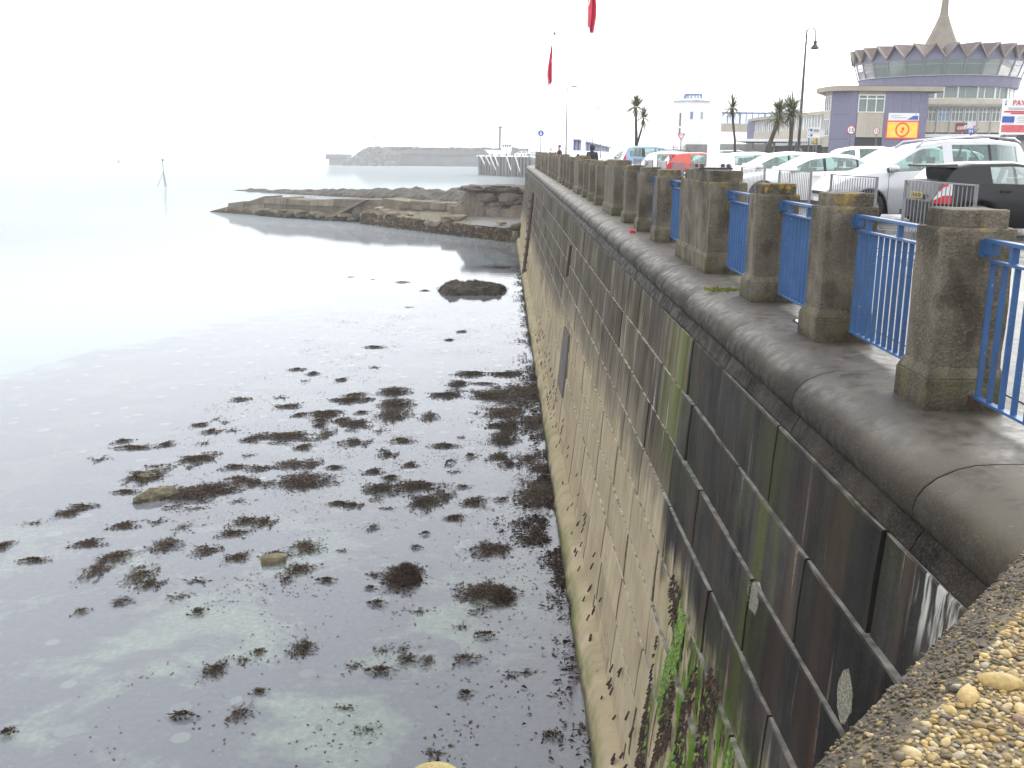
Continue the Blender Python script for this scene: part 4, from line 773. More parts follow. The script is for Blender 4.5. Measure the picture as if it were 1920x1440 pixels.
b = MB(); b.hexa([(-78, 566, -1), (14, 552, -1), (14, 580, -1), (-78, 580, -1), (-76, 570, 8.6), (14, 557, 8.4), (14, 580, 8.4), (-76, 580, 8.6)]); b.hexa([(-76, 568, 6.2), (14, 555, 6.0), (14, 559, 6.0), (-76, 570, 6.2), (-76, 568, 6.6), (14, 555, 6.4), (14, 559, 6.4), (-76, 570, 6.6)]); b.hexa([(-77, 563, -1), (14, 549, -1), (14, 556, -1), (-77, 570, -1), (-77, 565, 2.6), (14, 551, 2.6), (14, 556, 2.6), (-77, 570, 2.6)], .2); b.build('wall', MFAR, bw)
b = MB()
for k in range(270):
    x = random.uniform(-76, 14); s = random.uniform(.7, 1.5); z = 8.8+random.uniform(-.3, 1.3)*(.5+.7*noise.noise(Vector((x*.12, 0, 0))))
    b.box((x, 574+random.uniform(-2, 2), z), (s*1.6, s*1.6, s*1.5), random.random()*3, random.random())
o = b.build('armour_blocks', MFAR, bw); o['kind'] = 'stuff'
b = MB(); b.tube([(-93.5, 573, 6), (-93.5, 573, 12.2)], .22, 8); b.lathe([(.5, 0), (.5, .35), (0, .5)], 8, (-93.5, 573, 6)); tag(b.build('light_mast', POLEG), 'thin mast on the far breakwater head', 'mast')
b = MB(); b.tube([(-72.2, 574, 9.5), (-72.2, 574, 15.4)], .3, 8); b.box((-72.2, 574, 15.3), (1.6, .6, .6)); b.lathe([(.9, 0), (.9, .3), (.4, .5), (0, .5)], 8, (-72.2, 574, 9.3)); tag(b.build('light_mast', POLEG), 'mast with a cross head above the rubble mound', 'mast')
qy = thing('quay', 'sheet piled quay with sloping white fender timbers', 'quay', (0, 0, 0))
b = MB(); QA, QB = Vector((-8.2, 352)), Vector((9.5, 318))
n = 36
for i in range(n):
    p, q2 = QA.lerp(QB, i/n), QA.lerp(QB, (i+1)/n); o = .5 if i % 2 else 0
    b.hexa([(p.x-o, p.y-o*.5, -1), (q2.x-o, q2.y-o*.5, -1), (q2.x+30, q2.y+40, -1), (p.x+30, p.y+40, -1), (p.x-o, p.y-o*.5, 6.3), (q2.x-o, q2.y-o*.5, 6.3), (q2.x+30, q2.y+40, 6.3), (p.x+30, p.y+40, 6.3)], random.random())
b.build('sheet_piling', m_rock('dark sheet piles', (.07, .065, .06), (.13, .125, .12), (.2, .19, .18), .5), qy)
b = MB(); b.hexa([(QA.x-.9, QA.y-.4, 6.3), (QB.x-.9, QB.y-.4, 6.3), (QB.x+1.5, QB.y+1, 6.3), (QA.x+1.5, QA.y+1, 6.3), (QA.x-.9, QA.y-.4, 6.75), (QB.x-.9, QB.y-.4, 6.75), (QB.x+1.5, QB.y+1, 6.75), (QA.x+1.5, QA.y+1, 6.75)]); b.build('edge_beam', WREND, qy)
for i, t in enumerate((.1, .2, .29, .38, .6, .76)):
    p = QA.lerp(QB, t); h = (3.6, 3.4, 4.6, 4.9, 6.0, 6.4)[i]; b = MB(); b.tube([(p.x-1.2, p.y-.9, 6.4), (p.x-.2, p.y-1.4, 6.4-h*.5), (p.x+.4+.1*h, p.y-1.6, 6.4-h)], .26, 6); b.build('fender_timber', WREND, qy)
for i, t in enumerate(np.linspace(.03, .97, 8)):
    p = QA.lerp(QB, float(t)); b = MB(); b.tube([(p.x-.7, p.y-.8, 7.3), (p.x-.7, p.y-.8, -1)], .22, 6); b.build('fender_pile', POLEG, qy)
b = MB(); b.tube([(-1.2, 352, 6.3), (-1.0, 352, 16.4)], .38, 8); b.box((-1, 352, 16.2), (1.5, .8, .6)); b.lathe([(.9, 0), (.9, .4), (.5, .6)], 8, (-1.2, 352, 6.3)); tag(b.build('mast', POLEG), 'tall grey mast standing on the quay', 'mast')
bt = thing('boat', 'white workboat with a wheelhouse berthed at the quay', 'boat', (0, 0, 0))
b = MB(); b.hexa([(-4.6, 341, 6.9), (2.6, 341, 6.9), (2.6, 344, 6.9), (-4.6, 344, 6.9), (-6.2, 340.6, 8.6), (2.8, 340.6, 8.2), (2.8, 344.4, 8.2), (-6.2, 344.4, 8.6)]); b.build('hull', WREND, bt)
b = MB(); b.box((1.2, 342.5, 9.4), (3.4, 2.6, 2.4)); b.box((1.2, 342.5, 10.7), (3.0, 2.2, .3)); b.box((.8, 342.5, 11.3), (1.6, 1.6, .9)); b.build('wheelhouse', WREND, bt)
for k in range(4): b = MB(); b.box((.1+.75*k, 341.16, 9.9), (.5, .05, .7)); b.build('window', DGLASS, bt)
b = MB(); b.tube([(.9, 342.5, 11.6), (.9, 342.5, 13.6)], .14, 6); b.build('mast', POLEG, bt)
bc = thing('beacon', 'slim tripod sea beacon standing in the open water', 'beacon', (-72.4, 216, 0))
b = MB(); b.tube([(0, 0, -1), (-.05, 0, 5.4)], .07, 6); b.build('post', POLEG, bc)
for a in (PI, 0.2, -.5): b = MB(); b.tube([(.0, 0, 3.2), (1.75*math.cos(a) if a == PI else .5*math.cos(a), .6*math.sin(a), -.6)], .05, 6); b.build('leg', POLEG, bc)
b = MB(); b.lathe([(0, 5.3), (.28, 5.5), (.28, 5.7), (0, 5.8)], 8); b.build('topmark', POLEG, bc)
by = thing('buoy', 'tiny dark conical buoy out near the misty horizon', 'buoy', (-238, 629, 0))
b = MB(); b.lathe([(0, -.4), (1.3, -.3), (1.3, .3), (.5, .6), (.25, 2.2), (0, 2.3)], 10); b.build('float', POLEG, by); b = MB(); b.lathe([(.3, 2.2), (.4, 2.5), (0, 2.8)], 8); b.build('lamp', POLEG, by)
# ------------------------------------------------------------------ guard rails, flagpoles, flags
gr = thing('guard_rail', '', 'guard rail', (5.35, 11.3, zc(11.3)), 0, 'grey guard rail panels along the kerb')
for y in (0, 2.0): b = MB(); b.box((0, y, .57), (.034, .034, 1.24)); b.build('post', GALV, gr)
b = MB(); b.box((0, 1, 1.18), (.028, 1.96, .018)); b.build('top_rail', GALV, gr)
b = MB(); b.box((0, 1, .14), (.028, 1.96, .016)); b.build('bottom_rail', GALV, gr)
b = MB(); b.tube([(0, 0, 0), (0, 0, 1.02)], .0065, 6); b0 = b.build('bar', GALV, gr, (0, .12, .14))
for k in range(1, 17): c = b0.copy(); COL.objects.link(c); c.location = (0, .12+k*.11, .14)
GF = [(c, []) for c in kids(gr)]
GL = ['grey guard rail panel in front of the black car', 'grey guard rail panel in front of the silver people carrier', 'grey guard rail panel in front of the white saloon door', 'grey guard rail panel in front of the white bonnet beside the flagpole', 'grey guard rail panel right behind the white flagpole', 'grey guard rail panel in front of the red hatchback nose', 'grey guard rail panel in front of the red hatchback tail', 'grey guard rail panel in front of the white car with red lamps', 'guard rail panel beside the blue estate car', 'guard rail panel past the blue estate car']
for k in range(10):
    y = 11.25+3.1*k
    if k == 0: gr['label'] = GL[0]
    else: dup(gr, (5.35, y, zc(y)), 0, GL[k], None, GF)
FPL = [(1, 'white flagpole on the dark pedestal block in front of the parked cars', 13.75), (3, 'white flagpole flying the large limp red flag', 36.05), (5, 'white flagpole flying the smaller distant red flag', 58.35)]
for k, lab, y in FPL:
    fp = thing('flagpole', lab, 'flagpole', (2.86, y, zc(y)+1.29), 0, 'white flagpoles on the pedestal blocks'); h = 7.05 if k == 3 else 6.45
    b = MB(); b.tube([(0, 0, .02), (0, 0, h*.5), (0, 0, h)], [.086 if k == 1 else .075, .08 if k == 1 else .06, .04], 16); b.build('pole', POLEW, fp)
    b = MB(); b.box((0, 0, .012), (.46, .46, .024)); 
    for a in range(4): b.lathe([(.03, .0), (.03, .05), (0, .055)], 6, (.18*(1 if a % 2 else -1), .18*(1 if a//2 else -1), .02))
    b.build('base_plate', POLEB, fp)
    b = MB(); b.lathe([(0, h), (.06, h+.03), (.08, h+.09), (.05, h+.15), (0, h+.17)], 10); b.build('finial', POLEG, fp)
MFLAG = plain('red flag cloth', (.68, .07, .12), .85, .12, 4)
def flag(name, lab, c, h, wd, seed, curl):
    fl = thing(name, lab, 'flag', c, 0, 'red flags hanging limp'); nu, nv = 22, 34; V = []
    for j in range(nv+1):
        v = j/nv
        for i in range(nu+1):
            u = i/nu; spread = wd*(.12+.88*min(1, v*1.5)*(1-.35*max(0, v-.8)*5))
            fold = math.sin(u*PI*3.2+seed+v*1.5)
            x = (.05+spread*u*.5) if curl else (-.03-spread*u*.45); y = .1+.13*fold*(.3+v)+.1*u; z = -v*h*(1-.12*u*(1-v))-.12*h*u*v+.03*math.sin(9*u+seed)
            V.append((x, y, z))
    b = MB(); b.add(V, [(j*(nu+1)+i, j*(nu+1)+i+1, (j+1)*(nu+1)+i+1, (j+1)*(nu+1)+i) for j in range(nv) for i in range(nu)], .5, True)
    o = b.build('cloth', MFLAG, fl); sm = o.modifiers.new('thick', 'SOLIDIFY'); sm.thickness = .006
    b = MB()   # pale emblem worked into the cloth
    for j in range(13, 19):
        for i in range(5, 11):
            if (i-7.5)**2+(j-15.5)**2 < 3: 
                q = [V[jj*(nu+1)+ii] for jj, ii in ((j, i), (j, i+1), (j+1, i+1), (j+1, i))]; b.add([(p[0], p[1]-.012, p[2]) for p in q], [(0, 1, 2, 3)])
    b.build('emblem', SIGNW, fl)
    b = MB()
    for j in range(nv-3, nv):
        q0 = [V[j*(nu+1)+i] for i in range(nu-9, nu-3)]; q1 = [V[(j+1)*(nu+1)+i] for i in range(nu-9, nu-3)]
        for i in range(5): b.add([(p[0], p[1]-.012, p[2]) for p in (q0[i], q0[i+1], q1[i+1], q1[i])], [(0, 1, 2, 3)])
    b.build('hem', plain('faded pink hem', (.6, .2, .25), .85), fl)
    if curl:
        b = MB(); b.tube([(-.1+.3*math.sin(t)-.1, -.02, -h*.62-.42*math.cos(t)*1.1) for t in np.linspace(.3, 4.6, 24)], .018, 6); b.build('halyard', POLEW, fl)
flag('flag', 'limp red flag cut off by the top of the view', (2.86, 36.05, zc(36)+8.12), 2.45, .6, .4, 1)
flag('flag', 'small limp red flag hanging whole against the white sky', (2.80, 58.35, zc(58)+7.45), 2.2, .62, 2.1, 0)
# ------------------------------------------------------------------ cars
def interp(c, x): return float(np.interp(x, [p[0] for p in c], [p[1] for p in c]))
def smooth(c, x, s=.06): return sum(interp(c, x+d*s) for d in (-1, -.5, 0, .5, 1))/5
CARS = {
 'hatch': dict(L=4.0, W=1.72, top=[(0, .6), (.1, .74), (.5, .86), (1.05, .97), (1.2, 1.0), (2.0, 1.40), (2.5, 1.46), (3.3, 1.43), (3.65, 1.33), (3.86, .95), (3.97, .85), (4.0, .62)], belt=[(0, .88), (1.1, .92), (3.9, 1.02)], ax=(.78, 3.3), R=.31, ws=(1.2, 1.98), rw=(3.62, 3.88), win=[(1.42, 2.36), (2.42, 3.4)], bp=[(2.36, 2.42)]),
 'sport': dict(L=4.25, W=1.78, top=[(0, .6), (.1, .74), (.6, .88), (1.25, 1.0), (1.35, 1.02), (2.15, 1.36), (2.7, 1.44), (3.5, 1.42), (3.86, 1.35), (4.04, 1.1), (4.17, .93), (4.25, .6)], belt=[(0, .88), (1.1, .95), (4.1, 1.03)], ax=(.85, 3.42), R=.32, ws=(1.35, 2.12), rw=(3.9, 4.05), win=[(1.6, 2.2), (2.32, 3.2)], bp=[(2.2, 2.32)]),
 'saloon': dict(L=4.6, W=1.8, top=[(0, .58), (.1, .72), (.6, .84), (1.25, .95), (1.4, .98), (2.2, 1.37), (2.8, 1.45), (3.4, 1.41), (4.05, 1.1), (4.2, 1.03), (4.5, 1.0), (4.6, .65)], belt=[(0, .86), (1.2, .9), (4.2, 1.0)], ax=(.9, 3.65), R=.32, ws=(1.4, 2.18), rw=(3.5, 4.05), win=[(1.62, 2.52), (2.6, 3.42), (3.48, 3.82)], bp=[(2.52, 2.6), (3.42, 3.48)]),
 'mpv': dict(L=4.45, W=1.82, top=[(0, .62), (.1, .8), (.35, .95), (.95, 1.1), (1.05, 1.14), (1.95, 1.68), (2.6, 1.79), (3.6, 1.80), (4.15, 1.74), (4.38, 1.1), (4.43, .95), (4.45, .6)], belt=[(0, 1.0), (1.1, 1.06), (4.3, 1.2)], ax=(.86, 3.6), R=.33, ws=(1.1, 1.92), rw=(4.16, 4.4), win=[(1.25, 2.42), (2.62, 3.4), (3.46, 4.02)], bp=[(3.4, 3.46)]),
 'estate': dict(L=4.5, W=1.78, top=[(0, .6), (.1, .76), (.6, .9), (1.25, 1.02), (1.35, 1.05), (2.1, 1.56), (2.7, 1.65), (3.7, 1.65), (4.2, 1.58), (4.4, 1.1), (4.48, .95), (4.5, .6)], belt=[(0, .92), (1.1, .98), (4.4, 1.08)], ax=(.88, 3.62), R=.33, ws=(1.38, 2.08), rw=(4.22, 4.43), win=[(1.62, 2.5), (2.56, 3.3), (3.46, 4.1)], bp=[(2.5, 2.56), (3.3, 3.46)])}
NCAR = [0]
def wheel(car, x, y, R):
    s = 1 if y > 0 else -1
    wh = bpy.data.objects.new('wheel', None); COL.objects.link(wh); wh.parent = car; wh.location = (x, y, R)
    b = MB(); b.lathe([(R*.62, -.09), (R*.9, -.1), (R*.99, -.07), (R, 0), (R*.99, .07), (R*.9, .1), (R*.62, .09)], 28, axis='y'); b.build('tyre', RUBBER, wh)
    b = MB(); f = .085*s; b.lathe([(R*.64, f), (R*.58, f*.9), (R*.55, f*.4)], 24, axis='y')
    for k in range(5):
        a = 2*PI*k/5; ca, sa = math.cos(a), math.sin(a); px, pz = -sa, ca
        P = [(ca*.03+px*.03, f*.9, sa*.03+pz*.03), (ca*.03-px*.03, f*.9, sa*.03-pz*.03), (ca*R*.6-px*.035, f*.85, sa*R*.6-pz*.035), (ca*R*.6+px*.035, f*.85, sa*R*.6+pz*.035)]
        b.hexa([(p[0], f*.5, p[2]) for p in P]+P)
    b.lathe([(0, f), (.06, f*.97), (.06, f*.6)], 12, axis='y'); b.build('rim', ALLOY, wh)
    b = MB(); b.lathe([(0, f*.35), (R*.56, f*.35)], 20, axis='y'); b.build('brake', BLACK, wh)
def car(kind, lab, paint, nose_x, ynear, toward_sea=True, rails=False, spoiler=False, tail=None, rear_plate=PLATEY, group='cars parked along the promenade', rz=None, detail=True, z=None, sc=1.0):
    K = CARS[kind]; L, W, R = K['L'], K['W'], K['R']; yc = ynear+W/2
    root = thing('parked_car', lab, 'car', (nose_x, yc, (zc(yc)-.12) if z is None else z), 0, group)
    if not toward_sea: root.rotation_euler.z = PI; root.location.x = nose_x+L
    if rz is not None: root.rotation_euler.z += rz
    root.scale = (sc, sc, sc)
    if not toward_sea: root.location.x = nose_x+L*sc
    xs = sorted(set([0, .015, .04, .08, .14] + [round(v, 3) for v in np.arange(.2, L-.15, .055)] + [L-.14, L-.08, L-.04, L-.015, L] + [e for wv in K['win']+K['bp'] for e in wv] + list(K['ws'])+list(K['rw'])))
    def row(x):
        wn = W/2*(1-.30*math.exp(-x/.13)-.06*math.exp(-x/.6)-.2*math.exp(-(L-x)/.11)-.05*math.exp(-(L-x)/.5))
        zt = smooth(K['top'], x); zb = min(smooth(K['belt'], x), zt-.035); zs = .2+.1*math.exp(-x/.2)+.14*math.exp(-(L-x)/.2)
        for a in K['ax']:
            q = (R+.07)**2-(x-a)**2
            if q > 0: zs = max(zs, R+math.sqrt(q)*.98)
        z1 = max(.34, zs+.012); z2 = max(.56, z1+.012); z2b = max(.70, z2+.012); gh = zt-zb
        wr = wn*.975-min(.25, gh*.46); ze = zt-min(.075, gh*.35)
        wb = wn*.985
        def side(t): return (wb+(wr-wb)*(t+.12*t*(1-t)), zb+(ze-zb)*t)
        s1, s2 = side(.06), side(.93)
        return [(wn*.93, zs), (wn*.985, z1), (wn, z2), (wn*.998, z2b), (wb, zb), s1, s2, (wr, ze), (wr*.93, zt-min(.03, gh*.2)), (wr*.5, zt-.004), (0, zt)]
    G = [row(x) for x in xs]; nr = 11
    body = MB(); glass = {}
    def inside(x0, x1, iv): return any(a-1e-6 <= x0 and x1 <= c+1e-6 for a, c in iv)
    for i in range(len(xs)-1):
        for r in range(nr-1):
            xm0, xm1 = xs[i], xs[i+1]
            for s in (-1, 1):
                P = [(xm0, s*G[i][r][0], G[i][r][1]), (xm1, s*G[i+1][r][0], G[i+1][r][1]), (xm1, s*G[i+1][r+1][0], G[i+1][r+1][1]), (xm0, s*G[i][r+1][0], G[i][r+1][1])]
                key = None; okh = min(G[i][7][1]-G[i][4][1], G[i+1][7][1]-G[i+1][4][1]) > .1
                if r == 5 and okh:
                    for k, iv in enumerate(K['win']):
                        if inside(xm0, xm1, [iv]): key = ('window', k, s)
                    if key is None:
                        for k, iv in enumerate(K['bp']):
                            if inside(xm0, xm1, [iv]): key = ('pillar_trim', k, s)
                    if key is None and inside(xm0, xm1, [(K['win'][0][0]-.16, K['win'][0][0])]): key = ('pillar_trim', 9, s)
                if r >= 8 and inside(xm0, xm1, [K['ws']]): key = ('windscreen', 0, 0)
                if r >= 8 and inside(xm0, xm1, [K['rw']]): key = ('rear_window', 0, 0)
                if key is None: body.add(P, [(0, 1, 2, 3)], None, True)
                else: glass.setdefault(key, MB()).add(P, [(0, 1, 2, 3)], None, True)
    for i, rev in ((0, 1), (len(xs)-1, 0)):
        ring = [(xs[i], w_, z_) for w_, z_ in G[i]]+[(xs[i], -w_, z_) for w_, z_ in G[i][:-1][::-1]]; body.add(ring, [tuple(range(len(ring)))[::(-1 if rev else 1)]])
    o = body.build('body', paint, root)
    bm = bmesh.new(); bm.from_mesh(o.data); bmesh.ops.remove_doubles(bm, verts=bm.verts, dist=.0008); bmesh.ops.recalc_face_normals(bm, faces=bm.faces); bm.to_mesh(o.data); bm.free()
    for (nm, k, s), g in sorted(glass.items()): g.build(nm, BLACK if nm == 'pillar_trim' else CGLASS, root)
    b = MB(); b.box((L*.5, 0, .3), (L-.35, W*.72, .24)); b.box((L*.47, 0, .62), (L*.55, W*.8, .3)); b.build('floor', BLACK, root)
    b = MB(); z0 = G[len(xs)//2][4][1]
    for sx in (L*.47, L*.68):
        for sy in (-.36, .36):
            b.hexa([(sx, sy-.22, z0-.35), (sx+.14, sy-.22, z0-.35), (sx+.14, sy+.22, z0-.35), (sx, sy+.22, z0-.35), (sx+.16, sy-.2, z0+.12), (sx+.26, sy-.2, z0+.12), (sx+.26, sy+.2, z0+.12), (sx+.16, sy+.2, z0+.12)])
            b.box((sx+.23, sy, z0+.22), (.09, .24, .16))
    b.build('seats', SEATM, root)
    def patch(name, x0, x1, ra, rb, s, m, off=.008):
        g = MB(); xx = np.linspace(x0, x1, 6); V = []
        for x in xx:
            q = row(x)
            for t in np.linspace(ra, rb, 5):
                k = min(int(t), nr-2); f = t-k; V.append((x+(-off if x < .25 else off if x > L-.3 else 0), s*((q[k][0]*(1-f)+q[k+1][0]*f)+off), q[k][1]*(1-f)+q[k+1][1]*f))
        g.add(V, [(i*5+k, i*5+k+1, (i+1)*5+k+1, (i+1)*5+k) for i in range(5) for k in range(4)], None, True); return g.build(name, m, root)
    for s in (-1, 1):
        patch('headlight', .03, .42, 3.1, 3.95, s, PLASTW)
        if tail == 'clear': patch('tail_light', L-.3, L-.02, 3.3, 4.2, s, PLASTW, .01); patch('tail_light', L-.3, L-.02, 2.6, 3.3, s, PLASTR, .01); patch('tail_light', L-.24, L-.1, 3.8, 4.6, s, PLASTR, .014)
        elif tail == 'tall': patch('tail_light', L-.2, L-.03, 3.4, 6.4, s, PLASTR)
        else: patch('tail_light', L-.3, L-.02, 3.0, 4.2, s, PLASTR)
        for xh in ([K['win'][0][1]-.2]+([K['win'][1][1]-.25] if len(K['win']) > 1 else [])):
            q = row(xh); b = MB(); b.box((xh, s*(q[3][0]+.012), (q[3][1]+q[4][1])/2+.03), (.2, .03, .035)); b.build('door_handle', paint, root)
        q = row(K['win'][0][0]+.12); b = MB(); b.lathe([(0, -.13), (.06, -.11), (.075, 0), (.06, .11), (0, .13)], 12, (K['win'][0][0]+.06, s*(q[4][0]+.1), q[4][1]+.09), axis='y'); b.build('wing_mirror', paint, root)
        for a in K['ax']: wheel(root, a, s*(W/2-.12), R)
        for xd in (K['win'][0][0]-.02, K['win'][0][1]+.03, (K['win'][1][1]+.06 if kind not in ('hatch', 'sport') else None)):
            if xd is None: continue
            g = MB(); q0 = [(row(xd)[k]) for k in range(1, 5)]
            for (w0, z0_), (w1, z1_) in zip(q0[:-1], q0[1:]): g.add([(xd-.005, s*(w0+.002), z0_), (xd+.005, s*(w0+.002), z0_), (xd+.005, s*(w1+.002), z1_), (xd-.005, s*(w1+.002), z1_)], [(0, 1, 2, 3)])
            g.build('door_seam', BLACK, root)
    b = MB(); b.box((-.012, 0, .45), (.02, .52, .12)); b.build('number_plate', PLATEW, root)
    pz = .78 if kind in ('sport', 'mpv', 'estate') else .7
    b = MB(); b.box((L+.012, 0, pz), (.02, .52, .115)); pl = b.build('number_plate', rear_plate, root)
    b = MB()
    for k in range(6): b.box((L+.024, -.2+.08*k, pz), (.004, .045, .07))
    b.build('marks', BLACK, pl)
    b = MB(); b.box((-.008, 0, .36), (.03, W*.5, .14)); b.box((-.006, 0, .62), (.03, W*.42, .07)); b.build('grille', BLACK, root)
    b = MB(); b.box((L-.02, 0, .42), (.1, W*.82, .1)); b.build('bumper', paint if kind != 'sport' else BLACK, root)
    zt = interp(K['top'], L*.55)
    b = MB(); xa = L*.72; b.tube([(xa, 0, interp(K['top'], xa)-.02), (xa+.28, 0, interp(K['top'], xa)+.24)], .007, 5); b.build('aerial', BLACK, root)
    if rails:
        for s in (-1, 1):
            b = MB(); y = s*(row(L*.6)[7][0]*.93)
            b.tube([(L*.42, y, interp(K['top'], L*.42)-.02), (L*.46, y, interp(K['top'], L*.46)+.05), (L*.7, y, interp(K['top'], L*.7)+.06), (L*.9, y, interp(K['top'], L*.9)+.06), (L*.93, y, interp(K['top'], L*.93)-.02)], .022, 8); b.build('roof_rail', ALLOY, root)
    if spoiler:
        b = MB(); x0 = K['rw'][0]-.1; zt = interp(K['top'], x0)
        wv = row(x0)[7][0]; b.hexa([(x0, -wv, zt-.06), (x0, wv, zt-.06), (x0+.42, wv*.98, zt-.045), (x0+.42, -wv*.98, zt-.045), (x0, -wv*.9, zt+.012), (x0, wv*.9, zt+.012), (x0+.42, wv*.95, zt-.005), (x0+.42, -wv*.95, zt-.005)]); b.build('spoiler', paint, root)
    return root
car('sport', 'black hatchback with rear spoiler and clear tail lamp, tail to the sea', JET, 8.45, 19.5, False, spoiler=True, tail='clear', sc=1.04)
car('mpv', 'silver people carrier with roof rails, nose to the sea', SILVER, 7.75, 23.7, True, rails=True, sc=1.09)
car('saloon', 'white saloon with three side windows, nose to the sea beside the flagpole', WHITE, 6.75, 29.9, sc=1.1)
car('hatch', 'white car showing its bonnet and windscreen behind the white saloon', WHITE, 6.7, 33.0, sc=1.12)
car('hatch', 'white hatchback with red tail lamp, tail to the sea behind the flagpole', WHITE, 7.75, 36.6, False, tail='tall', sc=1.1)
car('sport', 'white car half hidden between the flagpole and the red hatchback', WHITE, 7.4, 40.0, True, sc=1.08)
car('sport', 'red hatchback, tail to the sea', RED, 7.0, 43.6, False, spoiler=True, sc=1.08)
car('hatch', 'white car beyond the red hatchback', WHITE, 7.3, 47.0, True, sc=1.05)
car('hatch', 'white hatchback with a pointed red tail lamp next to the red car', WHITE, 7.05, 50.5, False, tail='tall', rails=True, sc=1.08)
car('hatch', 'white car between the blue estate and the white hatchback', WHITE, 7.0, 55.5, True, sc=1.05)
car('estate', 'pale blue tall estate car, tail to the sea', BLUECAR, 7.15, 60.5, False, tail='tall', sc=1.12)
car('estate', 'silver estate car farthest along the kerb past the hooded person', SILVER, 6.3, 72.0, True, rails=True, rz=.35)
car('mpv', 'white tall car in the second row behind the white saloon roof', WHITE, 13.9, 47.0, True, group='cars in the second row', sc=1.05)
car('mpv', 'second white tall car in the row behind, nearer the payment sign', WHITE, 14.6, 43.4, True, group='cars in the second row', sc=1.05)
car('estate', 'grey off-road car by the give way sign', GREYCAR, 14.8, 79.0, True, group='cars in the second row')
for i, (kd, x, y, lab, pt) in enumerate((('hatch', 13.5, 66, 'white car roof under the single thin palm', WHITE), ('saloon', 18.4, 67, 'white car roof under the leaning palm', WHITE), ('hatch', 21.6, 60, 'white car in front of the direction sign', WHITE), ('estate', 9.8, 86, 'white estate car between the blue estate and far lamp post', WHITE), ('saloon', 12, 76, 'white saloon roof behind the blue estate', WHITE), ('mpv', 24, 56, 'white van like car behind the silver people carrier', WHITE))):
    car(kd, lab, pt, x, y, i % 2 == 0, group='cars in the second row')
for i, (x, y, lab) in enumerate(((3.6, 330, 'small white van parked on the quay'), (7.2, 326, 'small grey car parked on the quay'))):
    car('mpv', lab, (WHITE, SILVER)[i], x, y, True, group='vehicles on the quay', z=6.45)
# ------------------------------------------------------------------ people
def skin_mesh(name, pts, edges, m, parent, root_i=0, sub=1):
    me = bpy.data.meshes.new(name); me.from_pydata([p[0] for p in pts], edges, [])
    o = link(name, me, m, parent); md = o.modifiers.new('skin', 'SKIN'); md.use_smooth_shade = True
    for i, p in enumerate(pts):
        r = p[1] if isinstance(p[1], tuple) else (p[1], p[1]); me.skin_vertices[0].data[i].radius = r
    me.skin_vertices[0].data[root_i].use_root = True
    s = o.modifiers.new('sub', 'SUBSURF'); s.levels = s.render_levels = sub; return o
SKIN = plain('skin', (.48, .27, .19), .5, .08); CLOTHD = plain('dark navy cloth', (.022, .022, .032), .9, .2); TROU = plain('dark trousers', (.04, .04, .05), .9); HAIRB = plain('brown hair', (.07, .035, .02), .7, .3); HAIRD = plain('dark hair', (.014, .011, .01), .7, .3); SHOE = plain('dark shoes', (.02, .02, .02), .5); SHIRT = plain('pale shirt', (.6, .55, .55), .9)
